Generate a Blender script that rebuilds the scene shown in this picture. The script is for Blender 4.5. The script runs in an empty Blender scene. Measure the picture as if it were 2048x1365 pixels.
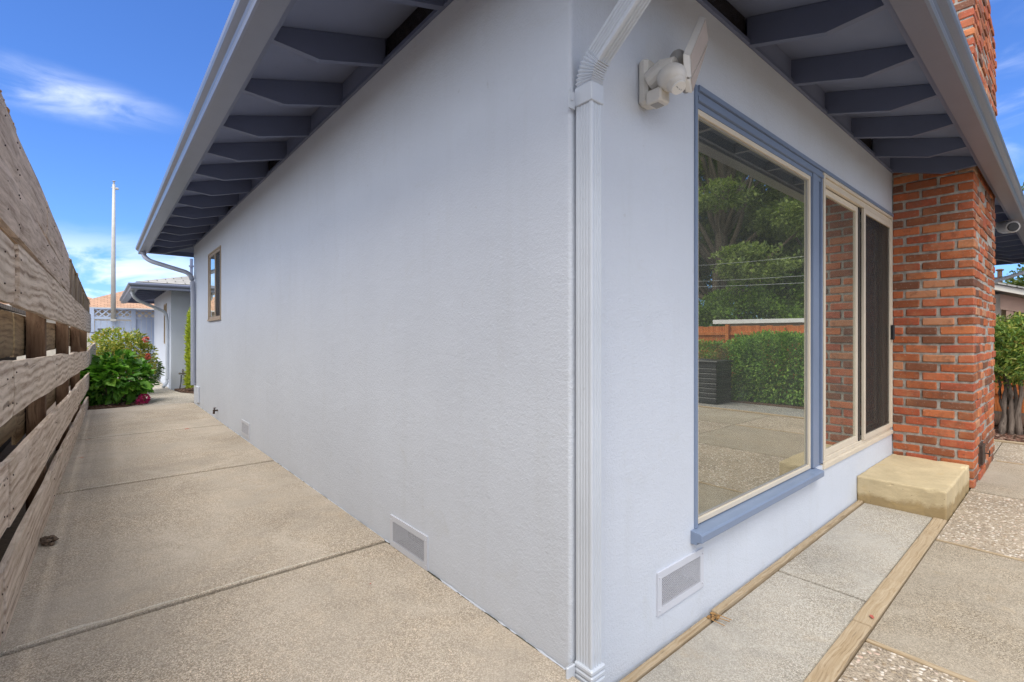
import bpy, math, random
import numpy as np
from mathutils import Vector, Matrix, noise as mnoise
R = math.radians
random.seed(7); rng = np.random.default_rng(7)
SC = bpy.context.scene
COL = SC.collection

# ------------------------------------------------------------------ camera
cam = bpy.data.objects.new("camera", bpy.data.cameras.new("camera"))
COL.objects.link(cam)
cam.location = (-1.257, -1.155, 1.33)
cam.rotation_euler = (R(90), 0, -math.atan2(.6497, .7601))
cam.data.sensor_width = 36
cam.data.lens = 965 / 2048 * 36
cam.data.shift_y = -8.9 / 2048
cam.data.clip_start = .05
cam.data.clip_end = 600
SC.camera = cam
# ------------------------------------------------------------------ light
SUN_EL, SUN_AZ = 60, 58          # azimuth measured from -Y towards -X
SC.view_settings.view_transform = 'Standard'
SC.view_settings.look = 'None'
SC.view_settings.gamma = 1
SC.view_settings.exposure = 1.02
w = bpy.data.worlds.new("World"); SC.world = w; w.use_nodes = True
nt = w.node_tree; nt.nodes.clear()
def wn(t, **k):
    n = nt.nodes.new(t)
    for a, b in k.items(): setattr(n, a, b)
    return n
def lk(a, b): nt.links.new(a, b)
sky = wn('ShaderNodeTexSky', sky_type='NISHITA', sun_disc=False)
sky.sun_elevation = R(SUN_EL); sky.sun_rotation = R(180 + SUN_AZ)
sky.air_density = 1.0; sky.dust_density = .35; sky.ozone_density = 2.0
tint = wn('ShaderNodeMix', data_type='RGBA', blend_type='MULTIPLY'); tint.inputs['Factor'].default_value = 1
lk(sky.outputs[0], tint.inputs['A']); tint.inputs['B'].default_value = (.36, .56, .93, 1)
tc = wn('ShaderNodeTexCoord')
def cloud(dirv, scale, loc, nscale, lo, hi, soft):
    """one cloud patch: a soft mask round a direction of the sky times streaky noise"""
    sub = wn('ShaderNodeVectorMath', operation='SUBTRACT'); sub.inputs[1].default_value = dirv
    lk(tc.outputs['Generated'], sub.inputs[0])
    rot = wn('ShaderNodeVectorRotate', rotation_type='Z_AXIS'); rot.inputs['Angle'].default_value = -math.atan2(dirv[1], dirv[0])
    lk(sub.outputs[0], rot.inputs['Vector'])
    mul = wn('ShaderNodeVectorMath', operation='MULTIPLY'); mul.inputs[1].default_value = scale
    lk(rot.outputs[0], mul.inputs[0])
    ln = wn('ShaderNodeVectorMath', operation='LENGTH'); lk(mul.outputs[0], ln.inputs[0])
    mr = wn('ShaderNodeMapRange', interpolation_type='SMOOTHSTEP')
    mr.inputs['From Min'].default_value = 1; mr.inputs['From Max'].default_value = soft
    lk(ln.outputs['Value'], mr.inputs['Value'])
    m2 = wn('ShaderNodeMapping'); m2.inputs['Scale'].default_value = nscale; m2.inputs['Location'].default_value = loc
    lk(rot.outputs[0], m2.inputs['Vector'])
    nz = wn('ShaderNodeTexNoise'); nz.inputs['Scale'].default_value = 1; nz.inputs['Detail'].default_value = 7
    nz.inputs['Roughness'].default_value = .55; nz.inputs['Distortion'].default_value = .6
    lk(m2.outputs[0], nz.inputs['Vector'])
    m3 = wn('ShaderNodeMapRange', interpolation_type='SMOOTHSTEP')
    m3.inputs['From Min'].default_value = lo; m3.inputs['From Max'].default_value = hi
    lk(nz.outputs[0], m3.inputs['Value'])
    mm = wn('ShaderNodeMath', operation='MULTIPLY'); lk(mr.outputs[0], mm.inputs[0]); lk(m3.outputs[0], mm.inputs[1])
    m4 = wn('ShaderNodeMath', operation='MULTIPLY'); lk(mm.outputs[0], m4.inputs[0]); m4.inputs[1].default_value = .58
    return m4.outputs[0]
cl = [cloud((-.06, .93, .345), (0, 5.2, 24), (3, 1, 0), (4, 7, 26), .32, .72, 0.0),
      cloud((.0, .99, .10), (0, 3.2, 12), (1, 5, 2), (5, 9, 24), .40, .64, 0.0),
      cloud((.95, .05, .30), (0, 4, 6), (6, 2, 3), (3, 8, 18), .45, .9, 0.0)]
# a general thin layer low in the sky
mp = wn('ShaderNodeMapping'); mp.inputs['Scale'].default_value = (2.2, 2.2, 9); lk(tc.outputs['Generated'], mp.inputs[0])
nz = wn('ShaderNodeTexNoise'); nz.inputs['Scale'].default_value = 1.3; nz.inputs['Detail'].default_value = 6; lk(mp.outputs[0], nz.inputs[0])
mr = wn('ShaderNodeMapRange', interpolation_type='SMOOTHSTEP'); mr.inputs['From Min'].default_value = .56; mr.inputs['From Max'].default_value = .85
mr.inputs['To Max'].default_value = .35
lk(nz.outputs[0], mr.inputs[0]); cl.append(mr.outputs[0])
# unseen bright cloud added overhead and behind the camera, to whiten the light
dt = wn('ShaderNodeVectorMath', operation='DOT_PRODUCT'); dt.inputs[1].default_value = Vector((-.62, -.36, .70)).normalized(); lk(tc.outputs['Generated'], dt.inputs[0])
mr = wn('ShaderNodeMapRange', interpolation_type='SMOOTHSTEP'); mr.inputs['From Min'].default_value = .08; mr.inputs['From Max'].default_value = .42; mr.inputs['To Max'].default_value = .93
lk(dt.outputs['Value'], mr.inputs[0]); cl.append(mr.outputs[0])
s = cl[0]
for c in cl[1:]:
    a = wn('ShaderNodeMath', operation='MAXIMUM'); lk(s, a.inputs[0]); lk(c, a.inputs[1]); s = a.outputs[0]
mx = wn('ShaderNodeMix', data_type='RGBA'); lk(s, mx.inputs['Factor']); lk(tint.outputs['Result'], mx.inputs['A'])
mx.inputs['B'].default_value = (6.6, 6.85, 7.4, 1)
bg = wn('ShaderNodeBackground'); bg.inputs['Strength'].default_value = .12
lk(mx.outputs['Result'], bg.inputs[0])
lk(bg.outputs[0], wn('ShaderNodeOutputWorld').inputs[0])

sun = bpy.data.objects.new("sun", bpy.data.lights.new("sun", 'SUN')); COL.objects.link(sun)
sun.data.energy = 2.05; sun.data.angle = R(46); sun.data.color = (1, .95, .87)
sd = Vector((-math.sin(R(SUN_AZ)) * math.cos(R(SUN_EL)), -math.cos(R(SUN_AZ)) * math.cos(R(SUN_EL)), math.sin(R(SUN_EL))))
sun.rotation_euler = sd.to_track_quat('Z', 'Y').to_euler(); sun.location = (-5, -5, 12)
SC.cycles.max_bounces = 8; SC.cycles.transparent_max_bounces = 12
SC.cycles.sample_clamp_indirect = 8
SC.cycles.use_denoising = True; SC.cycles.denoising_prefilter = 'NONE'

# ------------------------------------------------------------------ mesh helpers
class MB:
    def __init__(s): s.v = []; s.f = []; s.m = []; s.r = []; s.cur = 0; s.rnd = 0.
    def add(s, vs, fs):
        b = len(s.v); s.v += [tuple(p) for p in vs]
        for f in fs: s.f.append([b + i for i in f]); s.m.append(s.cur); s.r.append(s.rnd)
    def box(s, x0, x1, y0, y1, z0, z1):
        s.add([(x, y, z) for z in (z0, z1) for y in (y0, y1) for x in (x0, x1)],
              [(0, 2, 3, 1), (4, 5, 7, 6), (0, 1, 5, 4), (2, 6, 7, 3), (0, 4, 6, 2), (1, 3, 7, 5)])
        return s
    def bbox(s, x0, x1, y0, y1, z0, z1, b=.004):
        """box with chamfered edges"""
        def ring(z, k):
            return [(x0+k, y0+b, z) if 0 else p for p in [(x0+b+k, y0+k, z), (x1-b-k, y0+k, z), (x1-k, y0+b+k, z), (x1-k, y1-b-k, z),
                    (x1-b-k, y1-k, z), (x0+b+k, y1-k, z), (x0+k, y1-b-k, z), (x0+k, y0+b+k, z)]]
        rs = [ring(z0, b*.7), ring(z0+b, 0), ring(z1-b, 0), ring(z1, b*.7)]
        vs = sum(rs, []); fs = [tuple(range(7, -1, -1)), tuple(range(24, 32))]
        for k in range(3):
            for i in range(8): j = (i+1) % 8; fs.append((k*8+i, k*8+j, k*8+8+j, k*8+8+i))
        s.add(vs, fs); return s
    def prism(s, poly, axis, a, b):
        """poly of 2D points extruded along axis: 0 -> (y,z), 1 -> (x,z), 2 -> (x,y)"""
        def P(p, t):
            return [(t, p[0], p[1]), (p[0], t, p[1]), (p[0], p[1], t)][axis]
        n = len(poly); vs = [P(p, a) for p in poly] + [P(p, b) for p in poly]
        fs = [tuple(range(n)), tuple(range(2*n-1, n-1, -1))] + [(i, i+n, (i+1) % n+n, (i+1) % n) for i in range(n)]
        s.add(vs, fs); return s
    def tube(s, pts, rad, n=10, cap=True, sq=None, up=(0, 0, 1)):
        """round (or rectangular, sq=(w,d)) tube swept along pts"""
        pts = [Vector(p) for p in pts]; k = len(pts)
        rad = rad if hasattr(rad, '__len__') else [rad]*k
        ring0 = len(s.v); vs = []; fs = []
        ref = Vector(up)
        for i, p in enumerate(pts):
            d = (pts[min(i+1, k-1)] - pts[max(i-1, 0)]).normalized()
            if abs(d.dot(ref)) > .98: ref2 = Vector((0, 1, 0)) if abs(d.y) < .9 else Vector((1, 0, 0))
            else: ref2 = ref
            a = d.cross(ref2).normalized(); c = a.cross(d).normalized()
            if sq:
                w_, h_ = sq; n = 4
                for (u_, v_) in ((-1, -1), (1, -1), (1, 1), (-1, 1)): vs.append(p + a*u_*w_/2 + c*v_*h_/2)
            else:
                for j in range(n):
                    t = 2*math.pi*j/n; vs.append(p + (a*math.cos(t) + c*math.sin(t))*rad[i])
        for i in range(k-1):
            for j in range(n):
                jj = (j+1) % n; fs.append((i*n+j, i*n+jj, (i+1)*n+jj, (i+1)*n+j))
        if cap: fs += [tuple(range(n-1, -1, -1)), tuple((k-1)*n+j for j in range(n))]
        s.add(vs, fs); return s
    def sphere(s, c, r, n=12, m=8):
        c = Vector(c); r = r if hasattr(r, '__len__') else (r, r, r)
        vs = [c+Vector((0, 0, -r[2]))]
        for i in range(1, m):
            ph = -math.pi/2+math.pi*i/m
            for j in range(n):
                t = 2*math.pi*j/n; vs.append(c+Vector((r[0]*math.cos(ph)*math.cos(t), r[1]*math.cos(ph)*math.sin(t), r[2]*math.sin(ph))))
        vs.append(c+Vector((0, 0, r[2]))); L = len(vs)-1; fs = []
        for j in range(n):
            jj = (j+1) % n; fs.append((0, 1+jj, 1+j)); fs.append((L, L-n+j, L-n+jj))
            for i in range(m-2): a = 1+i*n; fs.append((a+j, a+jj, a+n+jj, a+n+j))
        s.add(vs, fs); return s

def wloc(o):
    p = Vector((0, 0, 0))
    while o is not None: p += o.location; o = o.parent
    return p
def fill(me, V, F, mi=None, rnd=None):
    me.vertices.add(len(V)); me.vertices.foreach_set('co', np.asarray(V, np.float32).ravel())
    tot = np.array([len(f) for f in F], np.int32); st = np.concatenate([[0], np.cumsum(tot)[:-1]]).astype(np.int32)
    me.loops.add(int(tot.sum())); me.loops.foreach_set('vertex_index', np.concatenate([np.asarray(f, np.int32) for f in F]))
    me.polygons.add(len(F)); me.polygons.foreach_set('loop_start', st)
    if mi is not None: me.polygons.foreach_set('material_index', np.asarray(mi, np.int32))
    me.update(calc_edges=True)
    if rnd is not None:
        at = me.attributes.new('rnd', 'FLOAT', 'FACE'); at.data.foreach_set('value', np.asarray(rnd, np.float32))
    me.validate()
def obj(name, mb, mats, parent=None, smooth=False, bevel=0, recalc=True):
    me = bpy.data.meshes.new(name)
    off = wloc(parent) if parent else Vector((0, 0, 0))
    V = np.array([tuple(p) for p in mb.v], float) - np.array(off)
    fill(me, V, mb.f, mb.m, mb.r)
    if recalc:
        import bmesh
        bm = bmesh.new(); bm.from_mesh(me); bmesh.ops.recalc_face_normals(bm, faces=bm.faces); bm.to_mesh(me); bm.free()
    for m in (mats if isinstance(mats, (list, tuple)) else [mats]): me.materials.append(m)
    me.shade_smooth() if smooth else me.shade_flat()
    o = bpy.data.objects.new(name, me); COL.objects.link(o); o.parent = parent
    if bevel:
        md = o.modifiers.new('bevel', 'BEVEL'); md.width = bevel; md.segments = 2; md.limit_method = 'ANGLE'; md.angle_limit = R(40)
    return o
def thing(name, label, cat, loc=(0, 0, 0), group=None):
    o = bpy.data.objects.new(name, None); COL.objects.link(o); o.location = loc; o.empty_display_size = .1
    o['label'] = label; o['category'] = cat
    if group: o['group'] = group
    return o
def tag(o, label, cat, group=None):
    o['label'] = label; o['category'] = cat
    if group: o['group'] = group
    return o
def structure(o): o['kind'] = 'structure'; return o
def stuff(o): o['kind'] = 'stuff'; return o
def center(o):
    """move a single-mesh thing's origin to the base of its mesh"""
    me = o.data; n = len(me.vertices); a = np.empty(n*3, np.float32); me.vertices.foreach_get('co', a); a = a.reshape(-1, 3)
    c = (a.min(0)+a.max(0))/2; c[2] = a[:, 2].min(); me.vertices.foreach_set('co', (a-c).ravel()); me.update()
    o.location = Vector([float(q) for q in c]) + o.location; return o

# ------------------------------------------------------------------ materials
class NT:
    def __init__(s, name):
        s.mat = bpy.data.materials.new(name); s.mat.use_nodes = True
        s.t = s.mat.node_tree; s.b = s.t.nodes['Principled BSDF']
        s.out = s.t.nodes['Material Output']
    def n(s, t, **k):
        x = s.t.nodes.new(t)
        for a, b in k.items(): setattr(x, a, b)
        return x
    def l(s, a, b): s.t.links.new(a, b)
    def coord(s, scale=(1, 1, 1), rand=False, kind='Object', rot=(0, 0, 0)):
        tc = s.n('ShaderNodeTexCoord'); v = tc.outputs[kind]
        if rand:
            oi = s.n('ShaderNodeObjectInfo'); ad = s.n('ShaderNodeVectorMath', operation='ADD')
            sc = s.n('ShaderNodeVectorMath', operation='SCALE'); sc.inputs[0].default_value = (37, 53, 71)
            s.l(oi.outputs['Random'], sc.inputs['Scale']); s.l(v, ad.inputs[0]); s.l(sc.outputs[0], ad.inputs[1]); v = ad.outputs[0]
        m = s.n('ShaderNodeMapping'); m.inputs['Scale'].default_value = scale; m.inputs['Rotation'].default_value = rot
        s.l(v, m.inputs[0]); return m.outputs[0]
    def noise(s, vec, scale, detail=4, rough=.5, dist=0):
        x = s.n('ShaderNodeTexNoise'); x.inputs['Scale'].default_value = scale; x.inputs['Detail'].default_value = detail
        x.inputs['Roughness'].default_value = rough; x.inputs['Distortion'].default_value = dist; s.l(vec, x.inputs['Vector']); return x.outputs[0]
    def vor(s, vec, scale, feat='F1', out='Distance', rand=1):
        x = s.n('ShaderNodeTexVoronoi', feature=feat); x.inputs['Scale'].default_value = scale; x.inputs['Randomness'].default_value = rand
        s.l(vec, x.inputs['Vector']); return x.outputs[out]
    def ramp(s, f, stops):
        x = s.n('ShaderNodeValToRGB'); e = x.color_ramp.elements
        while len(e) > 1: e.remove(e[-1])
        e[0].position = stops[0][0]; e[0].color = (*stops[0][1], 1)
        for p, c in stops[1:]: q = e.new(p); q.color = (*c, 1)
        s.l(f, x.inputs[0]); return x.outputs[0]
    def rmp(s, f, a, b, c=0, d=1):
        x = s.n('ShaderNodeMapRange'); s.l(f, x.inputs[0])
        for i, q in zip((1, 2, 3, 4), (a, b, c, d)): x.inputs[i].default_value = q
        return x.outputs[0]
    def mix(s, f, a, b, mode='MIX'):
        x = s.n('ShaderNodeMix', data_type='RGBA', blend_type=mode)
        for sock, q in (('Factor', f), ('A', a), ('B', b)):
            if isinstance(q, (int, float)): x.inputs[sock].default_value = q
            elif isinstance(q, tuple): x.inputs[sock].default_value = (*q, 1)
            else: s.l(q, x.inputs[sock])
        return x.outputs['Result']
    def math(s, op, a, b=0):
        x = s.n('ShaderNodeMath', operation=op)
        for i, q in enumerate((a, b)):
            if isinstance(q, (int, float)): x.inputs[i].default_value = q
            else: s.l(q, x.inputs[i])
        return x.outputs[0]
    def bump(s, h, dist=.01, st=1, prev=None):
        x = s.n('ShaderNodeBump'); x.inputs['Distance'].default_value = dist; x.inputs['Strength'].default_value = st
        s.l(h, x.inputs['Height'])
        if prev is not None: s.l(prev, x.inputs['Normal'])
        return x.outputs[0]
    def fin(s, col=None, rough=.6, nrm=None, spec=.5, metal=0):
        if col is not None:
            if isinstance(col, tuple): s.b.inputs['Base Color'].default_value = (*col, 1)
            else: s.l(col, s.b.inputs['Base Color'])
        if isinstance(rough, (int, float)): s.b.inputs['Roughness'].default_value = rough
        else: s.l(rough, s.b.inputs['Roughness'])
        s.b.inputs['Specular IOR Level'].default_value = spec; s.b.inputs['Metallic'].default_value = metal
        if nrm is not None: s.l(nrm, s.b.inputs['Normal'])
        return s.mat

def m_stucco(name='stucco_paint', c=(.595, .635, .705)):
    m = NT(name); v = m.coord()
    big = m.noise(v, 1.1, 5, .6); mid = m.noise(v, 26, 4, .7)
    st = m.noise(m.coord((6, 6, .6)), 1.6, 5, .6)
    col = m.mix(m.rmp(big, .35, .7), tuple(q*.97 for q in c), tuple(min(1, q*1.03) for q in c))
    col = m.mix(m.rmp(st, .53, .78, 0, .15), col, (.44, .455, .45))
    sm = m.noise(m.coord((1, 1, 1)), 3.4, 6, .7, 1.2); col = m.mix(m.rmp(sm, .58, .74, 0, .22), col, (.49, .50, .48)); col = m.mix(m.rmp(m.noise(v, 14, 3, .6), .70, .74, 0, .22), col, (.36, .36, .35))
    col = m.mix(m.rmp(mid, .60, .74, 0, .10), col, tuple(min(1, q*1.25) for q in c))
    n1 = m.noise(v, 85, 3, .55); n2 = m.noise(v, 190, 2, .6); n3 = m.noise(v, 22, 3, .6)
    dirt = m.noise(m.coord((1, 1, 1)), 400, 1, .5)
    col = m.mix(m.rmp(dirt, .66, .72, 0, .25), col, tuple(q*.7 for q in c))
    trow = m.noise(m.coord((1, 1, 2.2)), 3.2, 5, .6, .8)
    b = m.bump(trow, .012, .22); b = m.bump(m.rmp(n3, .5, .8), .003, .25, b); b = m.bump(n1, .0032, .55, b); b = m.bump(n2, .002, .7, b)
    return m.fin(col, .6, b, .35)
def m_paint(name, c, rough=.45, wear=.06, scale=18, spec=.4):
    m = NT(name); v = m.coord(rand=True)
    col = m.mix(m.rmp(m.noise(v, 3, 5, .6), .3, .75), tuple(q*(1-wear) for q in c), tuple(min(1, q*(1+wear)) for q in c))
    col = m.mix(m.rmp(m.noise(m.coord((1, 1, 1), True), 34, 4, .7), .63, .78, 0, .35), col, tuple(q*.62 for q in c))
    b = m.bump(m.noise(v, scale*3, 3, .6), .0006, .35)
    return m.fin(col, rough, b, spec)
def m_concrete(name, c=(.40, .345, .275), speck=1., seed=0):
    m = NT(name); v = m.coord((1, 1, 1), kind='Object')
    n = m.noise(v, 1.1, 6, .65, .4); n2 = m.noise(v, 5, 6, .7)
    ca = m.n('ShaderNodeRGBToBW'); m.l(m.vor(v, 230, out='Color'), ca.inputs[0]); cb = m.n('ShaderNodeSeparateColor'); m.l(m.vor(v, 430, out='Color'), cb.inputs[0])
    col = m.mix(m.rmp(n, .34, .68), tuple(q*.86 for q in c), tuple(q*1.10 for q in c))
    col = m.mix(m.rmp(n2, .48, .72, 0, .45), col, tuple(q*f for q, f in zip(c, (1.12, 1.06, .98))))
    wear = m.rmp(m.noise(v, .9, 4, .6, .5), .38, .62, .35, 1.0)
    g1 = m.ramp(ca.outputs[0], [(0, (.30, .26, .22)), (.35, (.62, .57, .50)), (.5, (.98, .97, .95)), (.7, (1.18, 1.18, 1.18)), (.9, (1.5, 1.47, 1.42))])
    g2 = m.ramp(cb.outputs[0], [(0, (.50, .46, .42)), (.3, (.82, .80, .77)), (.6, (1, 1, 1)), (.85, (1.22, 1.20, 1.16)), (1, (1.7, 1.65, 1.55))])
    gg_ = m.mix(1., g1, g2, 'MULTIPLY')
    col = m.mix(m.math('MULTIPLY', wear, min(1, 1.25*speck)), col, m.mix(1., col, gg_, 'MULTIPLY'))
    st = m.noise(m.coord((1, 1, 1)), 2.3, 4, .6, 1.5)
    col = m.mix(m.rmp(st, .63, .80, 0, .30), col, (.38, .26, .12))
    dk = m.noise(v, 3.3, 5, .7, .8); col = m.mix(m.rmp(dk, .54, .74, 0, .38), col, tuple(q*.62 for q in c))
    pl = m.noise(v, 1.7, 6, .65, 1.); col = m.mix(m.rmp(pl, .54, .70, 0, .35), col, tuple(min(1, q*1.28) for q in c))
    b = m.bump(m.vor(v, 230), .002, .5); b = m.bump(m.vor(v, 430), .001, .6, b); b = m.bump(n2, .008, .25, b)
    return m.fin(col, .88, b, .2)
def m_pebble(name, c=(.36, .30, .22), sc=42., light=(.62, .55, .45)):
    m = NT(name); v = m.coord()
    wv = m.n('ShaderNodeVectorMath', operation='ADD'); m.l(v, wv.inputs[0])
    nn = m.n('ShaderNodeTexNoise'); nn.inputs['Scale'].default_value = 30; m.l(v, nn.inputs[0])
    sc_ = m.n('ShaderNodeVectorMath', operation='SCALE'); sc_.inputs['Scale'].default_value = .02; m.l(nn.outputs['Color'], sc_.inputs[0]); m.l(sc_.outputs[0], wv.inputs[1])
    d = m.vor(wv.outputs[0], sc); cc = m.vor(wv.outputs[0], sc, out='Color')
    sep = m.n('ShaderNodeSeparateColor'); m.l(cc, sep.inputs[0])
    big = m.noise(v, 1.8, 4, .6); fine = m.noise(v, 220, 3, .7)
    base = m.mix(m.rmp(big, .35, .7), tuple(q*.8 for q in c), tuple(q*1.15 for q in c))
    fv = m.n('ShaderNodeRGBToBW'); m.l(m.vor(v, 190, out='Color'), fv.inputs[0]); base = m.mix(.85, base, m.mix(1., base, m.ramp(fv.outputs[0], [(0, (.35, .3, .25)), (.5, (1, 1, 1)), (1, (1.6, 1.55, 1.5))]), 'MULTIPLY'))
    stone = m.ramp(sep.outputs[1], [(0, (.22, .15, .09)), (.3, (.38, .31, .22)), (.6, light), (.85, (.70, .64, .56)), (1, (.52, .36, .27))])
    mask = m.math('MULTIPLY', m.rmp(d, .50, .40), m.rmp(sep.outputs[0], .36, .42))
    col = m.mix(mask, base, stone)
    b = m.bump(m.rmp(d, .55, .15), .006, .8); b = m.bump(fine, .002, .5, b)
    return m.fin(col, .75, b, .3)
def m_wood(name, dark, mid, light, ax=1, sx=1., grain=24, green=0., bumpd=.003, wave=.1):
    """weathered boards with grain along the axis ax"""
    m = NT(name); sc = [grain, grain, grain]; sc[ax] = .9
    warp = m.n('ShaderNodeTexNoise'); warp.inputs['Scale'].default_value = 2.2; warp.inputs['Detail'].default_value = 3
    base = m.coord((1, 1, 1), True); m.l(base, warp.inputs['Vector'])
    sub = m.n('ShaderNodeVectorMath', operation='SUBTRACT'); m.l(warp.outputs['Color'], sub.inputs[0]); sub.inputs[1].default_value = (.5, .5, .5)
    sc1 = m.n('ShaderNodeVectorMath', operation='SCALE'); sc1.inputs['Scale'].default_value = .07; m.l(sub.outputs[0], sc1.inputs[0])
    add = m.n('ShaderNodeVectorMath', operation='ADD'); m.l(base, add.inputs[0]); m.l(sc1.outputs[0], add.inputs[1])
    def mp(scale):
        q = m.n('ShaderNodeMapping'); q.inputs['Scale'].default_value = scale; m.l(add.outputs[0], q.inputs[0]); return q.outputs[0]
    g = m.noise(mp(tuple(sc)), 1.7, 7, .72)
    s3 = [grain*2.6]*3; s3[ax] = 1.1; fine = m.noise(mp(tuple(s3)), 1.6, 5, .7)
    s4 = [34.]*3; s4[ax] = .8; crack = m.noise(mp(tuple(s4)), 1.5, 3, .5)
    s2 = [7., 7., 7.]; s2[ax] = .8; wv = m.n('ShaderNodeTexWave', wave_type='BANDS', bands_direction='Z' if ax != 2 else 'Y'); m.l(mp(tuple(s2)), wv.inputs['Vector'])
    wv.inputs['Scale'].default_value = 1.1; wv.inputs['Distortion'].default_value = 11; wv.inputs['Detail'].default_value = 2; wv.inputs['Detail Scale'].default_value = .6
    h = m.math('ADD', m.math('MULTIPLY', wv.outputs['Fac'], wave), m.math('MULTIPLY', g, 1.02-wave*.8))
    col = m.ramp(h, [(.30, dark), (.45, mid), (.62, light), (.8, tuple(min(1, q*1.12) for q in light))])
    blot = m.noise(base, 3.1, 6, .7)
    col = m.mix(m.rmp(blot, .46, .72, 0, .65), col, tuple(q*.86 for q in light))
    col = m.mix(m.rmp(m.noise(base, 7, 5, .7, 1.), .56, .72, 0, .5), col, tuple(q*.9 for q in mid))
    if green: col = m.mix(m.rmp(m.noise(base, 2.6, 5, .6), .5, .72, 0, green), col, (.24, .215, .12))
    col = m.mix(m.rmp(fine, .58, .70, 0, .45), col, tuple(q*.9 for q in dark))
    col = m.mix(m.rmp(crack, .66, .69, 0, .55), col, tuple(q*.5 for q in dark))
    kn = m.vor(base, 1.9); col = m.mix(m.rmp(kn, .022, .014, 0, .7), col, tuple(q*.5 for q in dark))
    b = m.bump(h, bumpd, .7); b = m.bump(fine, bumpd*.5, .7, b); b = m.bump(m.rmp(crack, .66, .69, 1, 0), .0015, .5, b)
    return m.fin(col, .88, b, .2)
def m_leaf(name, stops, rough=.5, sub=.25):
    m = NT(name); a = m.n('ShaderNodeAttribute', attribute_name='rnd')
    n = m.noise(m.coord(), 3.5, 3); f = m.math('ADD', m.math('MULTIPLY', a.outputs['Fac'], .75), m.math('MULTIPLY', n, .28))
    col = m.ramp(f, stops)
    m.fin(col, rough, None, .4)
    tr = m.n('ShaderNodeBsdfTranslucent'); m.l(m.mix(1., col, (1.1, 1.25, .6), 'MULTIPLY'), tr.inputs[0])
    mx = m.n('ShaderNodeMixShader'); mx.inputs[0].default_value = sub
    m.l(m.b.outputs[0], mx.inputs[1]); m.l(tr.outputs[0], mx.inputs[2]); m.l(mx.outputs[0], m.out.inputs[0])
    return m.mat
def m_glass(name, refl=.5, tint=(.75, .8, .75), gl=(.90, .91, .84), veil=.07):
    m = NT(name)
    g = m.n('ShaderNodeBsdfGlossy'); g.inputs['Roughness'].default_value = .0; g.inputs['Color'].default_value = (*gl, 1)
    w_ = m.bump(m.noise(m.coord((1, 1, 1)), 1.4, 2, .5), .002, .12); m.l(w_, g.inputs['Normal'])
    t = m.n('ShaderNodeBsdfTransparent'); t.inputs[0].default_value = (*tint, 1)
    f = m.n('ShaderNodeFresnel'); f.inputs[0].default_value = 1.5
    fac = m.math('ADD', m.math('MULTIPLY', f.outputs[0], .9), refl)
    mx = m.n('ShaderNodeMixShader'); m.l(fac, mx.inputs[0]); m.l(t.outputs[0], mx.inputs[1]); m.l(g.outputs[0], mx.inputs[2])
    m.fin(m.mix(m.rmp(m.noise(m.coord((3, 3, 1)), 2, 4, .6), .35, .7), (.42, .44, .40), (.62, .64, .60)), .9, None, 0)
    m5 = m.n('ShaderNodeMixShader'); m5.inputs[0].default_value = veil; m.l(mx.outputs[0], m5.inputs[1]); m.l(m.b.outputs[0], m5.inputs[2])
    m.l(m5.outputs[0], m.out.inputs[0]); return m.mat
def m_screen(name, dens=.75, c=(.05, .045, .04), scale=600):
    """fine insect mesh: opaque threads, open holes"""
    m = NT(name); v = m.coord(); sp = m.n('ShaderNodeSeparateXYZ'); m.l(v, sp.inputs[0])
    m.fin(c, .6)
    t = m.n('ShaderNodeBsdfTransparent'); mx = m.n('ShaderNodeMixShader'); mx.inputs[0].default_value = dens
    m.l(t.outputs[0], mx.inputs[1]); m.l(m.b.outputs[0], mx.inputs[2]); m.l(mx.outputs[0], m.out.inputs[0]); return m.mat
def m_plain(name, c, rough=.6, metal=0, spec=.5, var=.12, sc=8, bd=.001):
    m = NT(name); v = m.coord(rand=True)
    col = m.mix(m.rmp(m.noise(v, sc, 4, .6), .3, .7), tuple(q*(1-var) for q in c), tuple(min(1, q*(1+var)) for q in c))
    return m.fin(col, rough, m.bump(m.noise(v, sc*12, 3, .6), bd, .4), spec, metal)

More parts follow.
